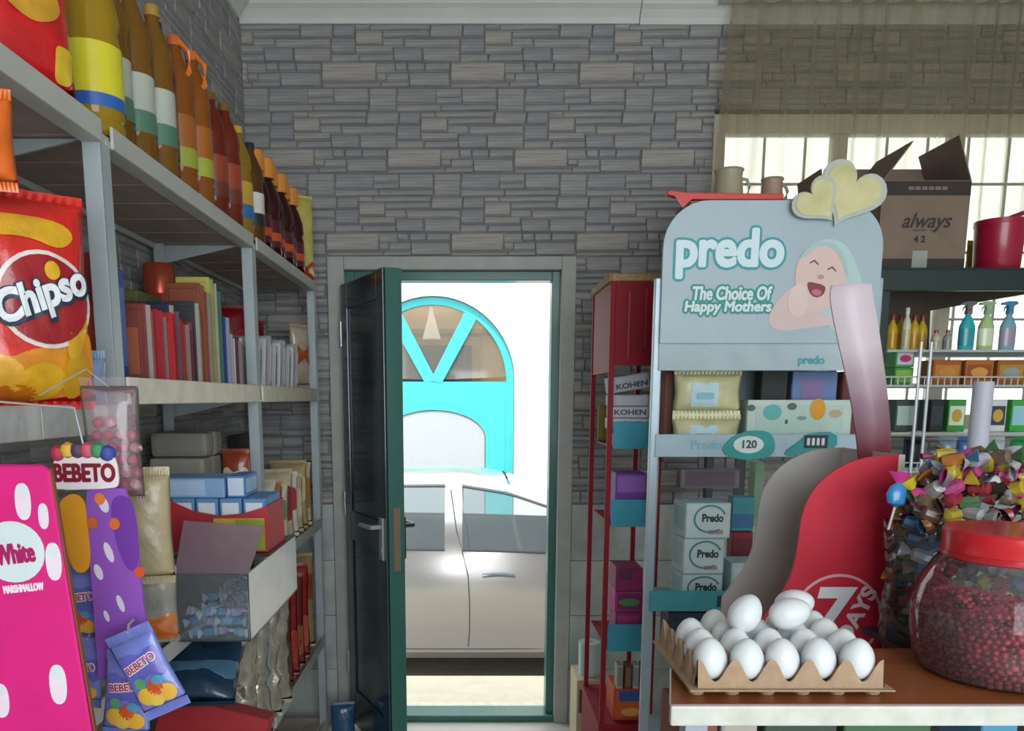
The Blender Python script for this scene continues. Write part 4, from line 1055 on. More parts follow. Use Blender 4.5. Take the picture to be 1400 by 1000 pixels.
pouch('paper_bag', 'crumpled beige film bag hanging behind the purple clip strip', 'bag', .075, .155, .03, tuple(q), math.radians(15), mat('#a69878', .35, vary=.15, scale=22, bump=.6, coat=.3), seed=130)
q = P(215, 880, 1.24)
pouch('grey_bag', 'grey green film bag hanging below the beige film bag', 'bag', .07, .10, .025, tuple(q), math.radians(15), mat('#848478', .35, vary=.2, scale=22, bump=.6, coat=.3), seed=131, band=(foil('#b8641e'), .05, .5))

# ================================================================ RIGHT HAND SIDE
m_tealrail = card('#3f9aa6'); m_stand = mat('#a6b9c3', .4, vary=.04, scale=8); m_standpost = metal('#9fb0ba', .35)
# ---- baby care stand
SY = 2.25
sx0, sx1 = P(903, 400, SY).x, P(1200, 400, SY).x
sc_ = (sx0 + sx1) / 2; sw = (sx1 - sx0) / 2
st = thing('baby_care_stand', 'pale blue baby care display stand with rounded lettered header', 'display stand', (sc_, SY, 0))
def SP(px, py, dy=0.0): q = P(px, py, SY + dy); return (q.x - sc_, q.z)
SD = .27
ztop = SP(1050, 275)[1]; zh = SP(1050, 470)[1]
for sg in (-1, 1):
    for y in (0.012, SD - .012):
        xp = sg * (sw + .002 - (.062 if y > .1 else 0))
        ob('post', MB().box(xp - .012, xp + .012, y - .012, y + .012, 0, SP(0, 380)[1]).mesh('post', m_standpost, bevel=.003), st)
hp = [(-sw, zh), (sw, zh), (sw, ztop - .12)] + [(sw - .12 + .12 * math.cos(a * PI / 16), ztop - .12 + .12 * math.sin(a * PI / 16)) for a in range(1, 8)] + [(sw - .12, ztop), (-sw + .12, ztop)] + [(-sw + .12 - .12 * math.sin(a * PI / 16), ztop - .12 + .12 * math.cos(a * PI / 16)) for a in range(1, 8)] + [(-sw, ztop - .12)]
hb = ob('header_board', MB().prism(hp, -.012, -.002).mesh('board', m_stand, bevel=.001, seg=1), st)
yb = -.012
# lettering
cx, cz = SP(996, 348)
bold(hb, 'predo', ink('#2f98a0'), (cx, yb - .0006, cz), (.280, .122), .0118, name='lettering_outline', n=20)
bold(hb, 'predo', ink('#d3e9f0'), (cx, yb - .0020, cz), (.280, .122), .0052, n=20)
for k, (tx_, py_) in enumerate((('The Choice Of', 402), ('Happy Mothers', 422))):
    cx, cz = SP(993 + (6 if k == 0 else 0), py_)
    bold(hb, tx_, ink('#1f8f88'), (cx, yb - .0006 - .0001 * k, cz), (.232 - .02 * (1 - k), .034), .0075, shear=.12, name='lettering_outline')
    bold(hb, tx_, ink('#d5e8ea'), (cx, yb - .0020, cz), (.232 - .02 * (1 - k), .034), .0016, shear=.12)
# printed baby
def pr(px_list, cc, d, nm, sm=2): return ob(nm, MB().prism(smooth_poly([SP(*p) for p in px_list], sm), yb - d - .0006, yb - d + .0002).mesh(nm, ink(cc)), hb)
pr([(1090, 350), (1110, 332), (1140, 326), (1162, 345), (1180, 400), (1195, 470), (1160, 470), (1120, 440)], '#b2cfcd', .0006, 'hood_print')
pr([(1060, 455), (1045, 440), (1060, 410), (1085, 388), (1105, 395), (1120, 440), (1160, 425), (1168, 440), (1100, 450)], '#d6bdbb', .0010, 'arm_print')
pr([(1083, 385), (1088, 355), (1105, 337), (1132, 333), (1150, 350), (1156, 382), (1146, 405), (1130, 425), (1105, 430), (1090, 415)], '#dcc0b8', .0016, 'face_print')
pr([(1075, 400), (1088, 388), (1100, 392), (1102, 425), (1088, 436), (1074, 428)], '#e0c8c3', .0022, 'hand_print')
pr([(1138, 392), (1160, 386), (1192, 420), (1200, 470), (1165, 470), (1145, 430)], '#d8c8ce', .0022, 'sleeve_print')
pr([(1099, 386), (1112, 388), (1126, 392), (1124, 403), (1114, 409), (1104, 404)], '#7d2c38', .0024, 'mouth_print', 2)
pr([(1105, 398), (1114, 396), (1121, 400), (1117, 406), (1109, 405)], '#c4687a', .0034, 'tongue_print', 2)
pr([(1090, 352), (1108, 334), (1132, 330), (1152, 348), (1158, 378), (1153, 380), (1146, 352), (1130, 337), (1110, 340), (1094, 356)], '#a8c4c4', .0026, 'hood_edge_print', 1)
for a, b in ((1110, 360), (1134, 369)):
    x, z = SP(a, b); ob('eye_print', MB().prism([(x - .012, z - .004), (x, z + .002), (x + .012, z - .008), (x + .012, z - .004), (x + .001, z + .007), (x - .012, z)], yb - .0030, yb - .002).mesh('eye', ink('#6a4a48')), hb)
x, z = SP(1119, 380); ob('nose_print', MB().prism(ellipse(x, z, .009, .006, 12), yb - .0030, yb - .002).mesh('nose', ink('#c08f88')), hb)
# golden hearts fixed to the top edge
for (px_, py_, s_, tl, y_) in ((1110, 279, .060, .72, -.034), (1158, 266, .084, -.42, -.024)):
    x, z = SP(px_, py_)
    hr = ob('heart_rim', MB().prism(heart(x, z, s_ * 1.14, tilt=tl), y_, y_ + .006).mesh('heart', card('#b9bdb4'), bevel=.001, seg=1), hb)
    ob('heart_face', MB().prism(heart(x, z, s_ * .95, tilt=tl), y_ - .002, y_).mesh('heart', mat('#c4c07e', .35, vary=.12, scale=10, hex2='#d2cca0')), hr)
# shelves and rails
def rail(py0, py1, mt_, nm='shelf_rail', x0=-sw, x1=sw):
    z1, z0 = SP(0, py0)[1], SP(0, py1)[1]
    return ob(nm, MB().box(x0, x1, -.004, .002, z0, z1).mesh('rail', mt_, bevel=.0015, seg=1), st), z0, z1
r1, a, b = rail(466, 507, card('#adbfc6'))
ob('back_panel', MB().box(-sw + .05, sw - .05, SD - .02, SD - .014, SP(0, 600)[1], zh).mesh('panel', card('#8a979c')), st)
cx, cz = SP(1108, 493); letter(r1, 'predo', .03, ink('#3f9aa0'), (cx, -.0052, cz), offset=.0012)
r2, a2, b2 = rail(594, 625, card('#a4bcc8'))
cx, cz = SP(965, 609); letter(r2, 'Predo', .036, ink('#7fb0bc'), (cx, -.0052, cz), offset=.001)
r3, a3, b3 = rail(808, 836, m_tealrail)
tgs = ob('price_flash', MB().prism(smooth_poly([SP(985, 610), SP(1010, 590), SP(1050, 588), SP(1060, 605), SP(1055, 625), SP(1020, 630), SP(990, 624)], 2), -.008, -.0045).mesh('flash', card('#2f9a98'), bevel=.0008, seg=1), st)
x, z = SP(1022, 608); ob('flash_oval', MB().prism(ellipse(x, z, .042, .024, 24), -.0095, -.0078).mesh('oval', card('#d8e4e2')), tgs)
letter(tgs, '120', .03, ink('#2a4a50'), (x, -.0102, z), offset=.001)
x, z = SP(1120, 604)
tg2 = ob('price_flash', MB().prism(smooth_poly([SP(1068, 620), SP(1090, 604), SP(1105, 592), SP(1143, 590), SP(1143, 614), SP(1110, 620), SP(1080, 625)], 1), -.008, -.0045).mesh('flash', card('#2f8f92'), bevel=.0008, seg=1), st)
ob('ticket', MB().box(x - .045, x + .02, -.0095, -.0078, z - .018, z + .018).mesh('ticket', card('#22303c')), tg2)
for k_ in range(4): decal(tg2, rrect(x - .038 + k_ * .0135, x - .030 + k_ * .0135, z - .010, z + .010, .002), -.0095, ink('#c9d6da'), 'ticket_mark')
x, z = SP(990, 820); ob('ticket', MB().box(x - .02, x + .03, -.0065, -.004, z - .02, z + .012).mesh('ticket', card('#22303c')), r3)
zA, zB, zC_ = a2 + .012, a3 + .012, .42
for z in (zA, zB, zC_, .12, zh - .02):
    ob('shelf_board', MB().hexa([(-sw, .003, z - .012), (sw, .003, z - .012), (sw - .05, SD - .02, z - .012), (-sw + .05, SD - .02, z - .012)], [(-sw, .003, z), (sw, .003, z), (sw - .05, SD - .02, z), (-sw + .05, SD - .02, z)]).mesh('shelf', m_stand), st)
# goods on the upper shelf (base zA)
def wipes(label, px0, px1, py0, py1, Y, film, panel, pc, seed, txt=None, name='wipes_pack'):
    a, b = P(px0, py1, Y), P(px1, py0, Y)
    w, h = b.x - a.x, b.z - a.z
    t, sf = pouch(name, label, 'pack', w, h - .024, .06, ((a.x + b.x) / 2, Y, a.z), 0, film, seed=seed)
    decal_on(t, rrect(-w * .27, w * .12, h * .18, h * .72, .006), sf, panel, 'label_panel', .002)
    decal_on(t, rrect(-w * .2, w * .05, h * .35, h * .5, .004), sf, pc, 'print', .0035)
    return t
cel = mat('#c9c89a', .3, vary=.18, scale=18, bump=.5, coat=.4)
zsa = zA
pA = wipes('cream wrapped wipes pack lying on another on the baby care stand', 920, 1016, 487, 548, SY + .05, cel, card('#bcdfe6'), card('#8cc0cc'), 140)
pB = wipes('cream wrapped wipes pack, lower of the two on the baby care stand', 918, 1014, 548, 598, SY + .05, cel, card('#bcdfe6'), card('#7fbccb'), 141)
pB.location.z = zA + .001; pA.location.z = zA + (P(0, 548, SY + .05).z - P(0, 598, SY + .05).z) + .001
def flatpack(label, px0, px1, py0, py1, Y, c1, c2, z=None, cat='pack', depth=.08, name='wipes_pack', fr=(.08, .92, .1, .9)):
    a, b = P(px0, py1, Y), P(px1, py0, Y); w, h = b.x - a.x, b.z - a.z
    return carton(name, label, cat, w, depth, h if z is None else b.z - z, ((a.x + b.x) / 2, Y + depth / 2, a.z if z is None else z), 0, card(c1), card(c2), card(c2), fr=fr)
gp = flatpack('pale green and white wipes pack with an orange fruit print', 1020, 1166, 547, 600, SY + .035, '#c3d6cc', '#b4cfc6', zA)
w_ = .275
for k, (px_, py_, rx, rz, cc) in enumerate(((1056, 564, .026, .022, '#5fb4b4'), (1118, 560, .022, .030, '#d89a1e'), (1142, 566, .018, .012, '#b8a488'), (1083, 556, .013, .010, '#5a6a5a'), (1027, 558, .012, .009, '#4f6a62'), (1096, 572, .014, .006, '#7fa09a'), (1075, 577, .004, .007, '#4a5a52'))):
    q = P(px_, py_, SY + .034)
    decal(gp, ellipse(q.x - gp.location.x, q.z - gp.location.z, rx, rz, 16), -.0415, card(cc), 'print')
flatpack('dark green carton standing behind the green wipes pack', 1040, 1078, 505, 548, SY + .13, '#24332c', '#1c2824', zA, 'box', .05, 'dark_carton')
flatpack('blue and pink pack standing behind the green wipes pack', 1082, 1146, 508, 548, SY + .13, '#6f86b8', '#8f7aa8', zA, 'pack', .06, 'wipes_pack', (.2, .7, .3, .9))
flatpack('red brown pack at the right end of the baby care stand', 1150, 1175, 508, 548, SY + .13, '#6a2f2c', '#7d3a34', zA, 'pack', .06, 'red_pack')
flatpack('red brown pack behind the cream wipes at the left post', 908, 922, 500, 560, SY + .15, '#8a4a38', '#9a6a58', zA, 'pack', .06, 'red_pack')
# goods on the middle shelf (base zB)
zz = zB
for i in range(3):
    a, b = P(932, 810, SY + .03), P([990, 990, 996][i], 765, SY + .03)
    w, h = b.x - a.x, [.088, .104, .103][i]
    t = carton('baby_pack', 'white baby pack with teal heart, %s of the stack of three' % ['bottom', 'middle', 'top'][i], 'pack', w, .12, h, ((a.x + b.x) / 2, SY + .095, zz), [0, .02, .05][i], card('#b9d0d4'), card('#c8dadc'), card('#a5c0c6'), 'white baby packs on the stand', fr=(.03, .97, .04, .96))
    hh = []
    for s in ring(w * .04, h * .55, .048, h * .40, .005, 22, .35, 2 * PI - .9): hh.append(s)
    mb = MB()
    for s in hh: mb.prism(s, -.0625, -.0608)
    ob('heart_print', mb.mesh('ring', ink('#3f8f98')), t)
    letter(t, 'Predo', .034, ink('#23353c'), (w * .1, -.0615, h * .58), offset=.0012, fit=(.062, .024))
    decal(t, rrect(w * .02, w * .34, h * .12, h * .24, .003), -.0608, ink('#b88a90'), 'print')
    zz += h + .0012
t = flatpack('white baby pack with teal heart half hidden by the grey display panel', 998, 1050, 770, 812, SY + .035, '#b4ccd0', '#c4d6d8', zB, 'pack', .1, 'baby_pack')
letter(t, 'Predo', .03, ink('#23353c'), (-.01, -.0515, .05), offset=.0012, fit=(.05, .02))
flatpack('teal and blue pack standing behind the white stack', 1000, 1032, 680, 725, SY + .16, '#3a8f98', '#3a6a9a', zB + .195, 'pack', .05, 'teal_pack', (.0, 1, .1, .5))
flatpack('dark red pack under the teal pack', 998, 1030, 728, 810, SY + .16, '#8a1c2a', '#6a1822', zB, 'pack', .055, 'red_pack')
bpack = bpy.data.objects.get('teal_pack')
flatpack('long grey violet pack lying high behind the white stack', 930, 1012, 642, 668, SY + .2, '#7d6a78', '#5f4f5c', None, 'pack', .05, 'grey_pack')
flatpack('green bottle shaped pack beside the long grey violet pack', 1028, 1046, 632, 720, SY + .2, '#8aa888', '#7a9a7c', None, 'pack', .045, 'green_pack')
flatpack('navy pack under the teal rail of the baby care stand', 912, 990, 838, 900, SY + .03, '#22384c', '#1c2f42', None, 'pack', .1, 'navy_pack')

# ---- red narrow rack
RY = 2.57
rx0 = P(833, 600, RY).x; rx1 = P(893, 600, RY).x + .02; RD = .36
rk = thing('red_display_rack', 'narrow red metal rack of cartons beside the baby care stand', 'rack', (rx0, RY, 0))
m_rr = mat('#8a1626', .6, vary=.06, scale=9, spec=.25)
zr = P(850, 385, RY).z
for x in (0, rx1 - rx0):
    for y in (0, RD):
        ob('post', MB().box(x - .008, x + .008, y - .008, y + .008, 0, zr).mesh('post', m_rr, bevel=.002, seg=1), rk)
zh0 = P(850, 500, RY).z
ob('header_panel', MB().box(.008, rx1 - rx0 - .008, -.004, .004, zh0, zr).mesh('panel', m_rr), rk)
ob('side_header', MB().box(-.004, .004, .008, RD - .008, zh0 - .02, zr).mesh('panel', m_rr), rk)
ob('rib', MB().box(.048, .052, -.007, -.004, zh0 + .02, zr - .03).mesh('rib', mat('#a33440', .3)), rk)
ob('rib', MB().box(.10, .104, -.007, -.004, zh0 + .06, zr - .02).mesh('rib', mat('#a33440', .3)), rk)
ob('base_skirt', MB().box(-.012, rx1 - rx0 + .01, -.012, RD + .01, 0, .36).mesh('skirt', m_rr), rk)
rw = rx1 - rx0
def RZ(py): return P(860, py, RY).z
levels = [('shelf_rail', 577, 614), ('shelf_rail', 683, 720), ('shelf_rail', 853, 890)]
for nm, p0, p1 in levels:
    ob(nm, MB().box(.010, rw - .012, -.010, -.006, RZ(p1), RZ(p0)).mesh('rail', card('#2f93aa'), bevel=.001, seg=1), rk)
    ob('tray', MB().box(.010, rw - .010, -.006, RD - .02, RZ(p1) + .004, RZ(p1) + .008).mesh('tray', m_rr), rk)
def rc(label, px0, px1, py0, py1, c1, c2, name, Y=RY + .02, depth=.12, z=None, cat='box', tilt=0, txt=None, fr=(.08, .92, .1, .9), cat2=None):
    a, b = P(px0, py1, Y), P(px1, py0, Y); w, h = b.x - a.x, b.z - a.z
    zb = a.z if z is None else z
    t = carton(name, label, cat, w, depth, h, ((a.x + b.x) / 2, Y + depth / 2, zb), 0, card(c1), card(c2) if c2 else None, None, fr=fr, rot=(0, tilt, 0))
    if txt: letter(t, txt, .03, ink('#20242c'), (0, -depth / 2 - .002, h * .5), offset=.001, fit=(w * .85, min(.022, h * .5)))
    return t
z0 = RZ(614) + .0085
rc('flat grey carton lettered in black at the bottom of the pile on the red rack', 840, 889, 561, 577, '#b9bcc4', '#c4c6cc', 'colour_carton', z=RZ(577), txt='KOHEN')
zz = RZ(577) + (P(0, 561, RY + .02).z - P(0, 577, RY + .02).z) + .001
t = bpy.data.objects['colour_carton']
t.location.z = z0
hh = .088
# the carton stands behind the teal rail and shows above it
for i, (c1, c2, txt) in enumerate((('#b9bcc4', '#c2c4ca', 'KOHEN'), ('#adb0b8', '#babcc4', 'KOHEN'), ('#a3a6b0', '#b4b6be', None), ('#9a9ea8', '#aeb0b8', 'KOHEN'))):
    zi = z0 + .052 + i * .037
    b_ = carton('colour_carton', 'flat grey lettered carton piled on the red rack, %s' % ['second from the bottom', 'third from the bottom', 'fourth from the bottom', 'tilted on top'][i], 'box', .118, .12, .0355 if i < 3 else .05, ((rx0 + .068), RY + .07, zi), .04 * (-1) ** i, card(c1), card(c2), None, 'grey cartons on the red rack', rot=(0, 0, .04 * (-1) ** i) if i < 3 else (0, -.16, .05))
    if i == 3: b_.location.z += .012
    if txt: letter(b_, txt, .03, ink('#262a34'), (0, -.0625, .018), offset=.001, fit=(.1, .017))
t.scale = (1, 1, 1)
z1 = RZ(720) + .0085
rc('violet carton with pale letter band on the red rack', 841, 886, 622, 690, '#6a3a92', '#8a5ab0', 'violet_carton', z=z1, fr=(.05, .95, .62, .95))
vb = bpy.data.objects['violet_carton']; decal(vb, rrect(-.052, .052, .035, .062, .003), -.062, card('#c0bccb'), 'letter_band'); letter(vb, 'KOHEN', .02, ink('#24242c'), (0, -.0635, .049), offset=.001, fit=(.095, .017))
z2 = RZ(890) + .0085
rc('magenta box at the bottom of the pair on the red rack', 841, 879, 815, 862, '#8f1f66', '#b03a80', 'magenta_box', z=z2, fr=(.1, .9, .55, .9))
h2 = P(0, 815, RY + .02).z - P(0, 862, RY + .02).z
rc('magenta box with green oval lying on the lower magenta box', 841, 881, 788, 816, '#a5267a', '#7a1f5c', 'magenta_box', z=z2 + h2 + .001)
mbx = bpy.data.objects['magenta_box.001']; decal(mbx, ellipse(0, .033, .035, .013, 18), -.0615, card('#4f8a4a'), 'oval_print')
h3 = P(0, 788, RY + .02).z - P(0, 816, RY + .02).z
rc('plum and magenta box topmost of the three on the red rack', 842, 880, 755, 787, '#8a1f5c', '#5c2a44', 'magenta_box', z=z2 + h2 + h3 + .002, fr=(.1, .6, .5, .95))
rc('pale green carton behind the magenta boxes on the red rack', 858, 890, 722, 790, '#9aa89a', '#8a9a8e', 'pale_carton', Y=RY + .16, z=z2, depth=.08)
zk = .3605
rc('orange box with a blue badge at the bottom of the red rack', 838, 888, 945, 988, '#c24a1c', '#c9581f', 'orange_box', z=zk, depth=.14)
obx = bpy.data.objects['orange_box']
hq = P(0, 945, RY + .02).z - P(0, 988, RY + .02).z
decal(obx, rrect(-.042, .045, hq * .62, hq * .95, .006), -.072, card('#2a4f9c'), 'badge'); decal(obx, ellipse(0, hq * .28, .035, .015, 16), -.072, card('#e0a050'), 'print')
for i in range(4):
    rc('%s jar standing on the orange box in the red rack' % ['pale', 'brown', 'silver', 'dark'][i], 843 + i * 11, 852 + i * 11, 912, 944, ['#a9a79c', '#6f4f3c', '#b4b6b8', '#33302f'][i], ['#8a8a84', '#8f6a50', '#8e9092', '#6a5f58'][i], 'small_pack', z=zk + hq + .001, depth=.05, cat='pack').location.z += 0
rc('olive carton in the side of the red rack', 818, 833, 542, 592, '#7a6f2e', '#8a7c30', 'olive_carton', Y=RY + .3, z=RZ(614) + .0085, depth=.05)
carton('wicker_tray', 'flat golden brown tray lying on top of the red rack', 'tray', rw + .03, RD, .024, (rx0 + rw / 2, RY + RD / 2, zr + .0005), 0, mat('#8f7448', .7, vary=.25, scale=60), mat('#a3885a', .7, vary=.25, scale=60))
# small things on the floor between door and rack
fb = thing('floor_carton', 'cream and brown carton standing beside the door casing', 'box', (.50, 3.25, 0))
ob('carton_body', MB().box(-.055, .055, -.1, .1, 0, .30).mesh('carton', card('#c4b89c'), bevel=.003), fb)
ob('printed_panel', MB().box(-.045, .045, -.102, -.1, .16, .26).mesh('panel', card('#7a4a34')), fb)
wr = thing('wound_roll', 'pale roll of film standing on the cream carton', 'roll', (.505, 3.23, .3005))
ob('roll', MB().lathe([(.012, 0), (.045, 0), (.045, .14), (.012, .14)], 20).mesh('roll', plastic('#b9cfd0'), smooth=True), wr)
ob('core', MB().lathe([(.0121, -.0), (.0121, .141), (.009, .141), (.009, 0)], 14).mesh('core', card('#8a7a60')), wr)

# ---- dark green rack by the window, cartons on top
GY = 2.76; gx0, gx1 = .92, 2.45; GD = .40
m_rack = mat('#16302f', .35, vary=.08, scale=6, coat=.2); m_wire = mat('#c9d2d2', .35, metal=.2, vary=.03)
rt = thing('green_rack', 'dark green rack with white wire shelves before the window', 'rack', ((gx0 + gx1) / 2, GY, 0))
gw = (gx1 - gx0) / 2
ztop_g = P(1300, 366, GY).z; zlow = P(1300, 398, GY).z
ob('top_board', MB().box(-gw, gw, 0, GD, ztop_g - .02, ztop_g).mesh('board', m_rack, bevel=.003), rt)
ob('top_fascia', MB().box(-gw, gw, -.006, .01, zlow, ztop_g - .006).mesh('fascia', m_rack, bevel=.004), rt)
for x in (-gw + .02, gw - .02, P(1213, 400, GY).x - (gx0 + gx1) / 2):
    for y in (.02, GD - .02):
        ob('post', MB().box(x - .015, x + .015, y - .015, y + .015, 0, ztop_g - .02).mesh('post', m_rack, bevel=.003), rt)
tiers = [P(1300, 480, GY).z, P(1300, 528, GY).z, P(1300, 593, GY).z, P(1300, 645, GY).z, .6, .15]
lx = P(1252, 500, GY).x - (gx0 + gx1) / 2
for k, z in enumerate(tiers):
    fw_ = MB().tube([(lx - .1, .0, z), (gw - .03, .0, z)], .0045, 6).tube([(lx - .1, GD - .03, z), (gw - .03, GD - .03, z)], .004, 6)
    if k in (1, 3): fw_.tube([(lx - .1, .0, z + .03), (gw - .03, .0, z + .03)], .003, 6)
    ob('shelf_frame', fw_.mesh('frame', m_wire, smooth=True), rt)
    wires = MB()
    nw = 46
    for i in range(nw):
        x = lx - .1 + (gw - .03 - lx + .1) * i / (nw - 1)
        wires.tube([(x, .0, z + (.03 if k in (1, 3) else 0)), (x, .001, z), (x, GD - .03, z)], .0022, 4)
    ob('shelf_wires', wires.mesh('wires', m_wire), rt)['kind'] = 'stuff'
for px_ in (1252, 1268):
    x = P(px_, 560, GY - .012).x - (gx0 + gx1) / 2
    ob('wire_upright', MB().tube([(x, -.012 + (px_ - 1252) * .0006, 0.02), (x, -.012 + (px_ - 1252) * .0006, P(0, 468, GY).z)], .0055, 8).mesh('upright', m_wire, smooth=True), rt)
def GP(px, py, Y): q = P(px, py, Y); return (q.x - (gx0 + gx1) / 2, q.z)
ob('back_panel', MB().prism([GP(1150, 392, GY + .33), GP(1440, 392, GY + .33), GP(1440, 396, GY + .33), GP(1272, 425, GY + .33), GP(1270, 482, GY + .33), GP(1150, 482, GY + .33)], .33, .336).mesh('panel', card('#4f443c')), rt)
ob('kick_board', MB().box(-gw, gw, .0, .02, 0, .1).mesh('kick', m_rack), rt)
# bottles on the first tier
def small_bottle(kind, c_body, c_label, c_cap, r, h):
    return bottle_parts('sb_' + kind, [(r * .92, 0), (r, .004), (r, h * .6), (r * .75, h * .72), (r * .4, h * .8), (r * .4, h * .86)], c_body, c_label, (h * .12, h * .5), c_cap, (h * .84, h), r * .5, n=16)
def spray(kind, c_body, c_label, c_head, r, h):
    key = 'spray_' + kind
    if key in _C: return _C[key]
    ps = list(bottle_parts('spb_' + kind, [(r * .9, 0), (r, .004), (r, h * .5), (r * .55, h * .66), (r * .38, h * .7), (r * .38, h * .78)], c_body, c_label, (h * .1, h * .45), c_head, (h * .74, h * .82), r * .48, n=16, sy=.7))
    hd_ = MB().prism([(-r * 1.1, h * .93), (-r * 1.1, h * .97), (-r * .4, h), (r * .7, h), (r * 1.0, h * .95), (r * .4, h * .9), (r * .4, h * .82), (-r * .3, h * .82), (-r * .35, h * .92)], -r * .28, r * .28).mesh('head', c_head, bevel=.001, seg=1)
    trg = MB().tube([(-r * .35, 0, h * .92), (-r * .7, 0, h * .86), (-r * .75, 0, h * .8)], .003, 6).mesh('trigger', c_head)
    ps += [('spray_head', hd_, [('trigger', trg)])]
    _C[key] = ps
    return ps
ty0 = tiers[0] + .0045
yel = small_bottle('yellow', plastic('#d8b62a'), plastic('#c99a22'), plastic('#8a3a22'), .0175, .13)
for i in range(4):
    px_ = 1224 + i * 15; q = P(px_, 475, GY + .13)
    put(yel, 'cleaner_bottle', 'yellow cleaner bottle with brown cap, %s from the baby care stand' % ['first', 'second', 'third', 'fourth'][i], 'bottle', (q.x, GY + .16 + .02 * (i % 2), ty0), 0, 'yellow bottles on the green rack')
q = P(1253, 475, GY + .05)
put(small_bottle('cream', plastic('#e4dfc4'), plastic('#cfc89c'), plastic('#e8e4d4'), .014, .15), 'cleaner_bottle', 'slim cream bottle among the yellow cleaner bottles', 'bottle', (q.x, GY + .145 - .02, ty0))
for i, (px_, cb_, cl_, cc_, lab) in enumerate(((1276, '#c9c2ae', '#b4a88c', '#a8402c', 'small cream bottle with red cap on the green rack'), (1292, '#9aa09c', '#7f8a88', '#c0502e', 'small grey bottle with red cap beside the cream one'))):
    q = P(px_, 475, GY + .06)
    put(small_bottle('g%d' % i, plastic(cb_), plastic(cl_), plastic(cc_), .014, .068), 'cleaner_bottle', lab, 'bottle', (q.x, GY + .05, ty0))
for i, (px_, cb_, cl_, cc_, lab) in enumerate(((1322, '#2ab4bc', '#1f9aa8', '#6f6a6c', 'turquoise spray bottle against the bright window'), (1348, '#b4cf8c', '#dfe8c8', '#9fbf8c', 'pale green spray bottle beside the turquoise one'), (1378, '#7fb4c4', '#a89ab0', '#3f8ab0', 'blue headed spray bottle rightmost on the green rack'))):
    q = P(px_, 475, GY + .06)
    put(spray('s%d' % i, plastic(cb_), plastic(cl_), plastic(cc_), .026, .165), 'spray_bottle', lab, 'bottle', (q.x, GY + .07, ty0), 0)
# detergent bags left of the wire upright, packs on the lower tiers
def gpack(label, px0, px1, py0, py1, c1, c2, z, name, Y=GY + .03, depth=.1, cat='pack', fr=(.08, .92, .2, .8), c3=None):
    a, b = P(px0, py1, Y), P(px1, py0, Y); w, h = b.x - a.x, b.z - a.z
    t = carton(name, label, cat, w, depth, h, ((a.x + b.x) / 2, Y + depth / 2, z), 0, card(c1), card(c2), None, fr=fr)
    if c3: decal(t, ellipse(0, h * .5, w * .3, h * .2, 16), -depth / 2 - .001, card(c3), 'print')
    return t
t1 = tiers[1] + .005; t2 = tiers[2] + .005; t3 = tiers[3] + .005
for lab, z_, c1, c2, c3 in (('green detergent pack under the one with the violet badge', t1, '#3a9440', '#8ab84c', None), ('green detergent pack with a violet badge, upper one by the wire upright', t1 + .0585, '#3fa04c', '#cfc0d8', '#b0306a')):
    a, b = P(1224, 500, GY + .03).x, P(1250, 500, GY + .03).x
    dp = carton('detergent_pack', lab, 'pack', b - a, .1, .0575, ((a + b) / 2, GY + .08, z_), 0, card(c1), card(c2), None, fr=(.08, .92, .15, .85))
    if c3: decal(dp, ellipse(0, .029, (b - a) * .3, .012, 16), -.051, card(c3), 'print')
for i in range(6):
    gpack('orange brown snack pack on the wire shelf, %s from the left' % ['first', 'second', 'third', 'fourth', 'fifth', 'sixth'][i], 1274 + i * 44, 1316 + i * 44, 490, 524, ['#a5581c', '#b4651f', '#a3601c'][i % 3], ['#c47a2a', '#9a4a18', '#b8862c'][i % 3], t1, 'snack_pack', c3=['#c88a3a', '#d89a40', '#8fa0a0'][i % 3])
for i, (px0, px1, c1, c2, lab) in enumerate(((1222, 1258, '#3a4a44', '#b4c8bc', 'dark pack with pale print left of the wire upright'), (1270, 1292, '#1f2a30', '#3a3f4a', 'black pack on the middle wire shelf'), (1294, 1322, '#3a9c3a', '#e0e8da', 'green and white pack on the middle wire shelf'),
        (1350, 1378, '#d4dce0', '#3a4250', 'white pack with black print right of the white sleeve'), (1380, 1410, '#3aac46', '#9cd0e0', 'bright green pack at the right edge of the wire shelf'))):
    gpack(lab, px0, px1, 548, 592, c1, c2, t2, 'cleaning_pack', c3='#c9a83a' if i in (2, 3) else None)
for i, (px, c, lab) in enumerate(((1245, '#20283a', 'dark navy bag low on the green rack'), (1292, '#8fa4b8', 'clear blue bag left of the white sleeve'), (1318, '#4a6fb0', 'mid blue bag behind the white sleeve'), (1358, '#c4ccd4', 'white bag right of the white sleeve'), (1390, '#2f9a56', 'green bag at the right edge of the low wire shelf'))):
    q = P(px, 640, GY + .08)
    pouch('cleaning_bag', lab, 'bag', .062, .085, .05, (q.x, GY + .08, t3), 0, foil(c), seed=150 + i)
sl = P(1335, 625, 2.45)
sv = thing('sleeve_pole', 'white paper sleeve on a thin dark floor pole', 'pole', (sl.x, 2.45, 0))
ob('sleeve', MB().lathe([(.026, sl.z), (.028, sl.z + .01), (.028, P(0, 522, 2.45).z)], 20).mesh('sleeve', mat('#c8ccda', .5, vary=.03), smooth=True), sv)
ob('stem', MB().tube([(0, 0, .02), (0, 0, sl.z)], .012, 10).mesh('stem', mat('#2c3440', .4)), sv)
ob('foot', MB().lathe([(.11, 0), (.11, .012), (.02, .025)], 20).mesh('foot', mat('#2c3440', .4), smooth=True), sv)

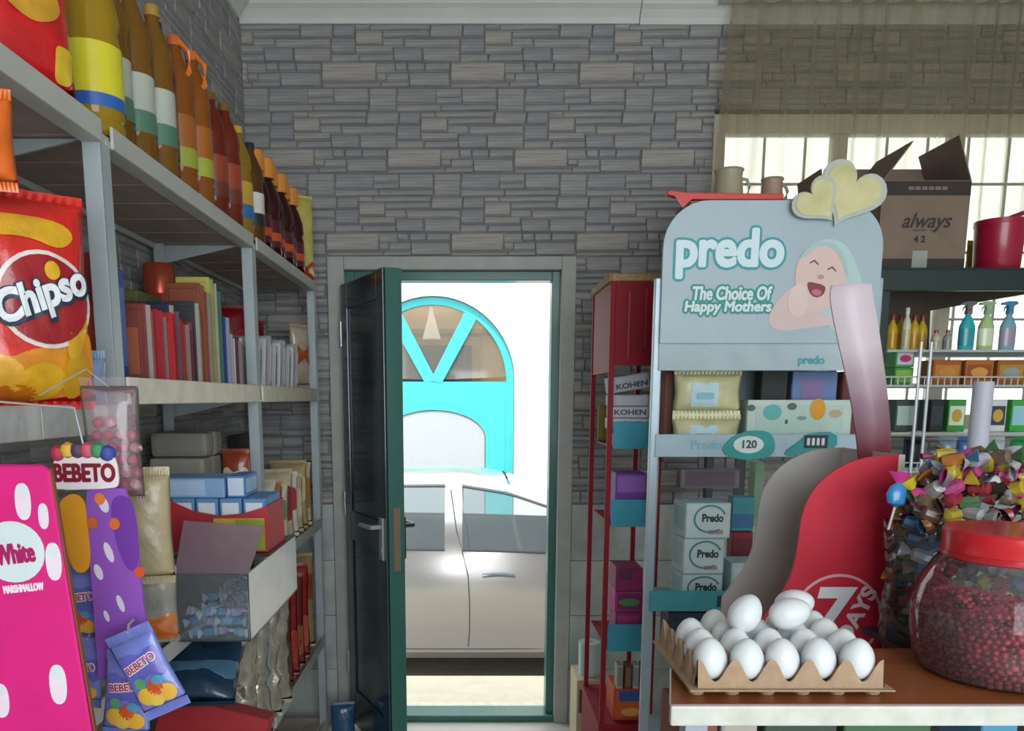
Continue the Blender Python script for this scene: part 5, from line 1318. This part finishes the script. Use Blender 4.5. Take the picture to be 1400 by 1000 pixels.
# ---- on top of the green rack
def open_carton(name, label, x0, x1, Y, dep, z, h, colr, flaps, tape=True):
    w = (x1 - x0) / 2
    t = thing(name, label, 'carton', ((x0 + x1) / 2, Y + dep / 2, z))
    m_c = mat(colr, .75, vary=.08, scale=14); d = dep / 2; k = .004
    ob('front_wall', MB().box(-w, w, -d, -d + k, 0, h).mesh('wall', m_c), t); ob('back_wall', MB().box(-w, w, d - k, d, 0, h).mesh('wall', m_c), t)
    ob('side_wall', MB().box(-w, -w + k, -d + k, d - k, 0, h).mesh('wall', m_c), t); ob('side_wall', MB().box(w - k, w, -d + k, d - k, 0, h).mesh('wall', m_c), t)
    ob('bottom', MB().box(-w + k, w - k, -d + k, d - k, 0, k).mesh('bottom', m_c), t)
    for side, ang, ln in flaps:
        if side in 'LR':
            sg = -1 if side == 'L' else 1
            x = sg * w; e = (x + sg * ln * math.sin(ang), h + ln * math.cos(ang)); nx, nz = math.cos(ang) * k * sg, -math.sin(ang) * k
            ob('flap', MB().prism([(x, h), e, (e[0] - nx, e[1] - nz), (x - nx, h - nz)], -d, d).mesh('flap', m_c), t)
        else:
            y = d; e = (y + ln * math.sin(ang), h + ln * math.cos(ang))
            ob('flap', MB().prism_x([(y, h), e, (e[0] - k, e[1]), (y - k, h)], -w, w).mesh('flap', m_c), t)
    return t, w, d
bx0, bx1 = P(1200, 340, GY + .02).x, P(1320, 340, GY + .02).x
bh = P(1260, 247, GY + .02).z - ztop_g
bxn, bw, bd = open_carton('printed_carton', 'open brown carton with script lettering on the green rack', bx0, bx1, GY + .02, .24, ztop_g + .001, bh, '#7f6c5e', [('L', -.62, .15), ('R', -.35, .15), ('B', .1, .10)])
m_dark = card('#2f2623')
ob('dark_band', MB().box(-bw, bw, -bd - .001, -bd, bh * .83, bh * .99).mesh('band', m_dark), bxn)
ob('dark_band', MB().box(-bw, bw, -bd - .001, -bd, 0, bh * .11).mesh('band', m_dark), bxn)
letter(bxn, 'always', .07, ink('#32282a'), (.01, -bd - .0015, bh * .52), offset=.0008, shear=.35, fit=(.165, .062))
letter(bxn, '4 2', .03, ink('#32282a'), (-.01, -bd - .0015, bh * .33), offset=.001)
for xa_, xb_ in ((-.035, .01), (.022, .052)): decal(bxn, rrect(xa_, xb_, bh * .425, bh * .445, .002), -bd, ink('#5a4b48'), 'small_print')
for k_ in range(6): decal(bxn, rrect(-.06 + k_ * .022, -.042 + k_ * .022, bh * .89, bh * .93, .002), -bd - .001, ink('#7a6c64'), 'small_print')
ob('tape', MB().box(-.03, .02, -bd - .0022, -bd - .001, -.0, bh * .2).mesh('tape', clear('#c9d0c8', .5, .2)), bxn)
# carton behind the header, jugs standing on it
cx0, cx1 = P(935, 300, 3.0).x, P(1066, 300, 3.0).x + .12
ch = P(980, 272, 3.0).z - ztop_g - .02
cc2, cw2, cd2 = open_carton('plain_carton', 'plain brown carton behind the baby care header with a raised flap', cx0, cx1, 2.92, .2, ztop_g + .001, ch, '#8a7460', [('R', -.15, .10)])
ob('lid', MB().box(-cw2 + .005, cw2 - .10, -cd2 + .005, cd2 - .005, ch - .005, ch + .0).mesh('lid', mat('#8a7460', .75)), cc2)
def jug_thing(label, px, py_top, colr, r, h, Y):
    q = P(px, py_top, Y)
    zb = ztop_g + .001 + ch + .0006
    h = q.z - zb
    t = thing('enamel_jug', label, 'jug', (q.x, Y, zb))
    ob('jug_body', MB().lathe([(r * 1.12, 0), (r * 1.15, .006), (r * 1.08, h * .3), (r * .95, h * .8), (r, h), (r * .93, h), (r * .9, h * .8)], 24, capt=False).mesh('jug', mat(colr, .35, vary=.04), smooth=True), t)
    ob('handle', MB().tube([(r * .95, 0, h * .78), (r * 1.35, 0, h * .75), (r * 1.55, 0, h * .55), (r * 1.45, 0, h * .3), (r * 1.05, 0, h * .2)], .006, 8).mesh('handle', mat(colr, .35, vary=.04), smooth=True), t)
    ob('rim', MB().tube([(r * math.cos(2 * PI * i / 20), r * math.sin(2 * PI * i / 20), h) for i in range(20)], .004, 6, closed=True).mesh('rim', mat('#a9a48c', .4), smooth=True), t)
    return t
jug_thing('cream enamel jug standing behind the baby care header', 997, 234, '#b4ad92', .048, .1, 3.02)
jug_thing('small pinkish jug behind the raised carton flap', 1056, 246, '#b89a86', .036, .1, 3.02)
# red ribbon along the header top
q0, q1 = SP(910, 275), SP(1068, 275)
rbn = thing('red_ribbon', 'red plastic strip lying along the top of the lettered header', 'ribbon', (sc_, SY - .007, ztop + .0008))
ob('strip', MB().prism([(q0[0] - .0, .012), (q0[0] + .05, .0), (q1[0], .0), (q1[0], .014), (q0[0] + .06, .016), (q0[0] + .002, .022)], -.01, .012).mesh('strip', plastic('#c8281c'), bevel=.001, seg=1), rbn)
ob('loose_end', MB().prism([(q0[0] + .065, .0), (q0[0] + .042, -.022), (q0[0] + .02, .008)], -.014, -.0105).mesh('end', plastic('#c8281c')), rbn)
# red pot and yellow cloth
q = P(1362, 362, GY + .1)
pt = thing('red_pot', 'crimson plastic pot with a side handle on the green rack', 'pot', (q.x, GY + .1, ztop_g + .0005))
ph = P(1362, 303, GY + .1).z - ztop_g
ob('pot_body', MB().lathe([(.066, 0), (.07, .005), (.076, ph * .9), (.079, ph * .9), (.079, ph), (.072, ph), (.066, .01)], 28, capt=False).mesh('pot', plastic('#a5163a'), smooth=True), pt)
ob('handle', MB().box(.075, .15, -.012, .012, ph * .93, ph * 1.02).mesh('handle', plastic('#8a1430'), bevel=.003), pt, rot=(0, -.35, 0), loc=(-.01, 0, -.01))
pouch('yellow_sachet', 'yellow green sachet propped between carton and red pot', 'sachet', .06, .10, .02, (P(1331, 340, GY + .22).x, GY + .22, ztop_g + .0005), .3, foil('#b4b02a'), seed=170, band=(foil('#a82a2a'), .05, .25))

# ================================================================ COUNTER
TY0, TY1, TZ = .985, 1.225, 1.05
tx0 = P(916, 968, TY0).x; tx1 = 1.35
tb = thing('counter', 'narrow brown topped counter with a white front edge', 'counter', ((tx0 + tx1) / 2, TY0, 0))
tw_ = (tx1 - tx0) / 2
tq = TY1 - TY0; sl_ = .06
ob('top', MB().hexa([(-tw_, .004, TZ - .022), (tw_, .004, TZ - .022), (tw_, tq, TZ - .022), (-tw_ + sl_, tq, TZ - .022)], [(-tw_, .004, TZ), (tw_, .004, TZ), (tw_, tq, TZ), (-tw_ + sl_, tq, TZ)]).mesh('top', mat('#9a5a34', .35, vary=.14, scale=6, stretch=(1, 8, 1), coat=.2), bevel=.002, seg=1), tb)
ob('edge_band', MB().box(-tw_, tw_, -.006, .004, TZ - .026, TZ + .001).mesh('edge', mat('#cdd0c6', .4), bevel=.003), tb)
for x in (-tw_ + .04, tw_ - .03):
    for y in (.03, TY1 - TY0 - .03):
        x = x + (.045 if (x < 0 and y > .1) else 0)
        ob('leg', MB().box(x - .015, x + .015, y - .015, y + .015, 0, TZ - .022).mesh('leg', m_standpost, bevel=.002), tb)
ob('lower_shelf', MB().box(-tw_ + .05, tw_ - .01, .03, TY1 - TY0 - .01, .80, .815).mesh('shelf', m_stand), tb)
for i, (a, b, c1, lab) in enumerate(((930, 985, '#8a4a3a', 'brown pack under the counter by its left leg'), (990, 1040, '#a9aaa6', 'grey pack under the counter'), (1050, 1150, '#3a4a40', 'dark green pack under the counter'), (1160, 1280, '#3f6a44', 'green pack under the counter'), (1350, 1400, '#4f9ac4', 'sky blue pack under the counter at the right edge'))):
    qa, qb = P(a, 990, 1.06).x, P(b, 990, 1.06).x
    carton('counter_pack', lab, 'pack', qb - qa, .1, .19, ((qa + qb) / 2, 1.12, .8155), 0, card(c1), card('#b4b0a4') if i == 1 else None)

# egg tray
EX, EY = 5, 4; pit = .0485
ecx = (P(970, 905, 1.035).x + P(1172, 905, 1.035).x) / 2; ey0 = 1.035
m_pulp = mat('#a98f74', .9, vary=.10, scale=60, bump=.3)
tray = thing('egg_tray', 'brown pulp egg tray on the counter', 'tray', (ecx, ey0 + pit * (EY - 1) / 2, TZ + .0005))
mx, my = pit * EX / 2, pit * EY / 2
def th(u, v):
    fx = u * EX; fy = v * EY
    ax = .5 + .5 * math.cos(2 * PI * fx); ay = .5 + .5 * math.cos(2 * PI * fy)
    z = .0145 + .038 * (.18 * max(ax, ay) ** 1.6 + .82 * (ax * ay) ** 1.0)
    return ((u - .5) * 2 * mx, (v - .5) * 2 * my, z)
mb = MB().grid(th, EX * 10, EY * 10)
def rimw(side):
    def f(u, v):
        if side == 0: p = th(u, 0); return (p[0], p[1] - .004 * v, p[2] * (1 - v) + .014 * v)
        if side == 1: p = th(u, 1); return (p[0], p[1] + .004 * v, p[2] * (1 - v) + .014 * v)
        if side == 2: p = th(0, u); return (p[0] - .004 * v, p[1], p[2] * (1 - v) + .014 * v)
        p = th(1, u); return (p[0] + .004 * v, p[1], p[2] * (1 - v) + .014 * v)
    return f
for s in range(4): mb.grid(rimw(s), (EX if s < 2 else EY) * 10, 2)
mb.box(-mx - .012, mx + .012, -my - .012, my + .012, .0125, .0145)
ob('cells', mb.mesh('cells', m_pulp, smooth=True), tray)
foot = MB().lathe([(.009, 0), (.010, .001), (.015, .0128)], 10).mesh('foot', m_pulp, smooth=True)
for j in range(EY):
    for i in range(EX + 1):
        ob('foot', foot, tray, (-mx + .004 + i * (2 * mx - .008) / EX, -my + pit * (j + .35), 0))
def egg_prof(a=.0222, b=.0285, n=14):
    out = []
    for i in range(n + 1):
        t = -PI / 2 + PI * i / n; z = b * math.sin(t)
        out.append((max(.0004, a * math.cos(t) * (1 - .12 * math.sin(t))), z + b))
    return out
egg = MB().lathe(egg_prof(), 20).mesh('egg', mat('#dfe4e6', .38, vary=.02, scale=20), smooth=True)
rn = ['front', 'second', 'third', 'back']; cnm = ['leftmost', 'second', 'middle', 'fourth', 'rightmost']
for j in range(EY):
    for i in range(EX):
        if j == EY - 1 and i == 0: continue
        o = ob('egg', egg, None, (ecx - mx + pit * (i + .5), ey0 - pit * .0 + pit * j, TZ + .0172), (random.uniform(-.08, .08), random.uniform(-.08, .08), 0))
        tag(o, 'white egg in the %s row of the tray, %s column' % (rn[j], cnm[i]), 'egg', 'white eggs in the tray')
for px_, py_, Y, rt_, lab in ((1018, 858, 1.10, (0, .5, .3), 'white egg lying on top of the others, left one'), (1078, 866, 1.10, (.3, 1.2, .2), 'white egg lying on top of the others, front right one'), (1084, 856, 1.15, (.2, 1.3, .1), 'white egg lying on top of the others behind the front right one')):
    q = P(px_, py_, Y)
    o = ob('egg', egg, None, (q.x, q.y, TZ + .068), rt_); tag(o, lab, 'egg', 'loose eggs on the tray')
    off = Matrix.Rotation(rt_[2], 3, 'Z') @ Matrix.Rotation(rt_[1], 3, 'Y') @ Matrix.Rotation(rt_[0], 3, 'X') @ Vector((0, 0, .0285))
    o.location = Vector((q.x, q.y, TZ + .0905)) - off

# jar of red sweets
jx, jy, jr = P(1376, 850, 1.10).x, 1.108, .107
jr = jx - P(1262, 850, 1.10).x
jt = P(1376, 762, 1.10).z - TZ
jar = thing('sweet_jar', 'round clear jar with a red lid full of red sweets', 'jar', (jx, jy, TZ + .0006))
prof = [(jr * .72, 0), (jr * .86, .006), (jr * .95, .025), (jr, .06), (jr, jt * .55), (jr * .94, jt * .75), (jr * .8, jt * .92), (jr * .70, jt)]
inner = [(r - .003, z + (.003 if i == 0 else 0)) for i, (r, z) in enumerate(prof)]
ob('glass', MB().lathe(prof, 40, capt=False).mesh('glass', clear('#dfe6ea', .05, .03, 1.0), smooth=True), jar)
lid_ = ob('lid', MB().lathe([(jr * .705, jt - .004), (jr * .72, jt), (jr * .72, jt + .034), (jr * .69, jt + .038)], 40).mesh('lid', plastic('#c8202a'), smooth=True), jar)
ob('lid_ridge', MB().lathe([(jr * .735, jt + .001), (jr * .735, jt + .006)], 40).mesh('ridge', plastic('#b01a24'), smooth=True), lid_)
fill = MB(); ico = bmesh.new(); bmesh.ops.create_icosphere(ico, subdivisions=2, radius=1.0)
iv = [v.co.copy() for v in ico.verts]; iff = [tuple(v.index for v in f.verts) for f in ico.faces]; ico.free()
m_bead = [plastic('#b8243c'), plastic('#c8384c'), plastic('#9a1c30')]
def jrad(z):
    for (r0, z0), (r1, z1) in zip(inner, inner[1:]):
        if z0 <= z <= z1: return r0 + (r1 - r0) * (z - z0) / (z1 - z0)
    return inner[-1][0]
br = .0046; zf = jt * .60
z = .009
while z < zf:
    R = jrad(z) - br - .001
    top = z > zf - .010
    rr_ = R
    while rr_ > (0.002 if top or z < .012 else R - .016):
        n = max(1, int(2 * PI * rr_ / (br * 2.15)))
        a0 = random.random() * 6
        for i in range(n):
            a = a0 + 2 * PI * i / n
            c = Vector((jx + rr_ * math.cos(a), jy + rr_ * math.sin(a), TZ + z + random.uniform(-.0015, .0015) + (.012 * math.sin(a * 1.5 + 1) if top else 0)))
            s_ = br * random.uniform(.85, 1.08)
            fill.add([c + v * s_ for v in iv], iff, random.choice(m_bead))
        rr_ -= br * 1.9
    z += br * 1.75
o = ob('red_sweets', fill.mesh('sweets', smooth=True, fix=False)); o['kind'] = 'stuff'; tag(o, 'small dark red bead sweets filling the clear jar', 'sweets')

# ---- red display with S shaped sides behind the eggs
D0, D1 = 1.43, 1.64
dx = P(1130, 700, D0).x
ds = thing('red_display', 'red card display with S curved sides and a white numeral emblem', 'display', (dx, D0, 0))
def D(px, py, Y=D0): q = P(px, py, Y); return (q.x - dx, q.z)
curve = [(1229, 622), (1190, 624), (1160, 633), (1130, 650), (1108, 675), (1096, 705), (1092, 740), (1086, 775), (1074, 805), (1056, 830), (1036, 856)]
cv = smooth_poly([D(*p) for p in curve], 2, closed=False)
def side(pts): return pts + [(pts[-1][0], 0.0), (pts[0][0], 0.0)]
m_dr = card('#c01a34'); m_dg = card('#a9a7a4')
ob('near_side', MB().prism(side(cv), 0, .005).mesh('side', m_dr), ds)
far = ob('far_side', MB().prism(side(cv), D1 - D0, D1 - D0 + .005).mesh('side', m_dg), ds)
xr = cv[0][0]; zt = cv[0][1]
ob('back_panel', MB().box(xr - .004, xr, .005, D1 - D0, 0, zt).mesh('back', card('#c9c4c4')), ds)
ob('white_edge', MB().box(xr, xr + .011, -.001, .004, zt - .06 - .4, zt).mesh('edge', card('#d4d2d2')), ds)
for z in (.35, .62, .86):
    ob('shelf', MB().box(cv[-1][0] + .004, xr - .004, .005, D1 - D0, z, z + .005).mesh('shelf', m_dr), ds)
# emblem: ring, numeral and word
ex, ez = D(1144, 845); er = D(1144, 785)[1] - ez
rg = MB()
for s in ring(ex, ez, er, er, .005, 40): rg.prism(s, -.0014, -.0002)
em = ob('emblem_ring', rg.mesh('ring', ink('#e0a8b0')), ds)
x7, z7 = D(1138, 842)
letter(em, '7', .15, ink('#dfe3e6'), (x7, -.0022, z7), offset=.004, shear=.22, fit=(.084, .108))
x8, z8 = D(1170, 840)
letter(em, 'DAYS', .05, ink('#e0ccd2'), (x8, -.0024, z8), offset=.0018, fit=(.108, .031), rot=(0, -1.12, 0))
# tall bent strip rising from the display
def ramp_mat():
    m = bpy.data.materials.new('strip_print'); m.use_nodes = True; nt = m.node_tree; b = nt.nodes['Principled BSDF']
    b.inputs['Roughness'].default_value = .45; b.inputs['Coat Weight'].default_value = .15
    tc = nt.nodes.new('ShaderNodeTexCoord'); sp_ = nt.nodes.new('ShaderNodeSeparateXYZ'); nz = nt.nodes.new('ShaderNodeTexNoise'); nz.inputs['Scale'].default_value = 9
    mr = nt.nodes.new('ShaderNodeMapRange'); mr.inputs['From Min'].default_value = zt; mr.inputs['From Max'].default_value = zt + .27
    ad = nt.nodes.new('ShaderNodeMath'); ad.operation = 'MULTIPLY_ADD'; ad.inputs[1].default_value = .4
    nt.links.new(tc.outputs['Object'], sp_.inputs[0]); nt.links.new(sp_.outputs['Z'], mr.inputs['Value']); nt.links.new(tc.outputs['Object'], nz.inputs['Vector'])
    nt.links.new(nz.outputs['Fac'], ad.inputs[0]); nt.links.new(mr.outputs[0], ad.inputs[2])
    cr = nt.nodes.new('ShaderNodeValToRGB'); e = cr.color_ramp.elements
    e[0].position = .12; e[0].color = lin('#6e1c2c') + [1]; e[1].position = .95; e[1].color = lin('#c9bbc3') + [1]
    n = e.new(.52); n.color = lin('#8a6a78') + [1]
    nt.links.new(ad.outputs[0], cr.inputs['Fac']); nt.links.new(cr.outputs['Color'], b.inputs['Base Color'])
    return m
L_ = smooth_poly([(1185, 640), (1180, 600), (1170, 545), (1158, 495), (1146, 450), (1136, 405), (1138, 390)], 2, closed=False)
R_ = smooth_poly([(1229, 640), (1228, 600), (1222, 545), (1214, 495), (1206, 450), (1196, 405), (1192, 388)], 2, closed=False)
sy_ = 1.50
def strp(u, v, off=0):
    i = v * (len(L_) - 1); k = min(int(i), len(L_) - 2); f = i - k
    l = [L_[k][0] * (1 - f) + L_[k + 1][0] * f, L_[k][1] * (1 - f) + L_[k + 1][1] * f]; r = [R_[k][0] * (1 - f) + R_[k + 1][0] * f, R_[k][1] * (1 - f) + R_[k + 1][1] * f]
    a = P(l[0], l[1], sy_); b = P(r[0], r[1], sy_)
    p = a.lerp(b, u)
    return (p.x - dx, p.y - D0 - .012 * math.sin(PI * u) + off + .03 * (1 - v), p.z)
mb = MB().grid(strp, 10, 24).grid(lambda u, v: strp(1 - u, v, .004), 10, 24)
ob('bent_strip', mb.mesh('strip', ramp_mat(), smooth=True, fix=False), ds)

# ---- heap of twist wrapped sweets in a clear bin on a black stand
hx0, hx1, hy0, hy1 = P(1192, 780, 1.385).x, P(1192, 780, 1.385).x + .31, 1.255, 1.405
zs0 = P(1240, 885, 1.28).z
bk = thing('black_stand', 'black square stand under the heap of wrapped sweets', 'stand', ((hx0 + hx1) / 2, (hy0 + hy1) / 2, 0))
wx, wy = (hx1 - hx0) / 2, (hy1 - hy0) / 2
ob('column', MB().box(-wx + .03, wx - .02, -wy + .02, wy - .02, 0.02, zs0 - .012).mesh('column', mat('#15171b', .5), bevel=.004), bk)
ob('plate', MB().box(-wx, wx, -wy, wy, zs0 - .012, zs0).mesh('plate', mat('#1b1e24', .5), bevel=.003), bk)
ob('foot', MB().box(-wx, wx, -wy, wy, 0, .02).mesh('foot', mat('#15171b', .5), bevel=.004), bk)
hb_ = thing('sweet_bag', 'clear film wrapper around the heap of colourful sweets', 'bag', ((hx0 + hx1) / 2, (hy0 + hy1) / 2, zs0 + .0005))
bag_h = .2
def bagp(u, v):
    a = 2 * PI * u; k = 1 + .05 * math.sin(a * 5 + v * 6) * v
    e = .8
    cx_ = math.copysign(abs(math.cos(a)) ** e, math.cos(a)); cy_ = math.copysign(abs(math.sin(a)) ** e, math.sin(a))
    return (wx * 1.0 * k * cx_, wy * 1.0 * k * cy_, bag_h * v)
ob('film', MB().grid(bagp, 40, 8).mesh('film', clear('#dfe4e8', .04, .1, .8), smooth=True, fix=False), hb_)
pal = [('#b3a02c', 'yellow'), ('#34648e', 'blue'), ('#8f2a36', 'red'), ('#a83c78', 'pink'), ('#4a7448', 'green'), ('#6e5a4c', 'brown'), ('#a3a5aa', 'silver'), ('#3c3032', 'dark'), ('#a8692c', 'orange')]
sw_m = [sweet_mesh(.036, .0125, foil(c), foil(pal[(i * 2 + 3) % 9][0])) for i, (c, n) in enumerate(pal)]
rs = random.Random(5)
zl = 0; cnt = 0
layers = 14
for L in range(layers):
    z = zs0 + .016 + L * .0225
    shr = 1.0 if L < 10 else 1.0 - (L - 9) * .12
    nx_, ny_ = 8, 3
    for i in range(nx_):
        for j in range(ny_):
            if 0 < i < nx_ - 1 and 0 < j and L < layers - 3: continue
            fx = (i + .5 + (L % 2) * .3 - .15) / nx_ * 2 - 1; fy = (j + .5) / ny_ * 2 - 1
            if L >= 10 and (abs(fx) > shr + .12): continue
            k = rs.choice([0, 0, 1, 1, 2, 2, 3, 4, 5, 5, 6, 6, 7, 7, 8])
            o = ob('wrapped_sweet', sw_m[k], None, ((hx0 + hx1) / 2 + fx * (wx - .026) + rs.uniform(-.006, .006), (hy0 + hy1) / 2 + fy * (wy - .026) * (1 if L < 10 else .9) + rs.uniform(-.006, .006), z + rs.uniform(-.004, .004)),
                   (PI / 2 + rs.uniform(-.6, .6), rs.uniform(-1, 1), rs.uniform(-1.5, 1.5)))
            tag(o, '%s twist wrapped sweet %s of the heap behind the jar, %s side' % (pal[k][1], 'at the bottom' if L < 4 else ('in the middle' if L < 9 else 'near the top'), 'left' if fx < -.35 else ('right' if fx > .35 else 'middle')), 'sweet', 'wrapped sweets in the heap'); cnt += 1
# lollipop wrappers on top
for i, (px_, py_, cc, c2, lab) in enumerate(((1224, 684, '#2f86c4', '#c43a86', 'blue and pink wrapped lollipop sticking out of the heap on the left'), (1272, 686, '#c43a86', '#c9b52a', 'pink and yellow wrapped lollipop on top of the heap'), (1300, 662, '#d0c02a', '#e0d868', 'bright yellow wrapped lollipop on top of the heap'), (1392, 678, '#c43a86', '#2f86c4', 'pink wrapped lollipop at the right edge of the heap'), (1340, 668, '#c9ccc4', '#b4a82a', 'silver wrapped lollipop in the middle of the heap'))):
    q = P(px_, py_, 1.31)
    lp = thing('lollipop', lab, 'lollipop', (q.x, q.y, q.z - .02), 0, rot=(rs.uniform(-.3, .3), rs.uniform(-.7, .7), 0))
    ob('head', MB().lathe([(.002, .008), (.014, .014), (.018, .028), (.013, .042), (.004, .048)], 12, sy=.6).mesh('head', foil(cc), smooth=True), lp)
    ob('wrapper_frill', MB().lathe([(.004, .047), (.02, .066)], 10, sy=.4, capb=False, capt=False).mesh('frill', foil(c2), smooth=True), lp)
    ob('stick', MB().tube([(0, .01, -.03), (0, 0, .012)], .002, 6).mesh('stick', plastic('#e4e0d8')), lp)
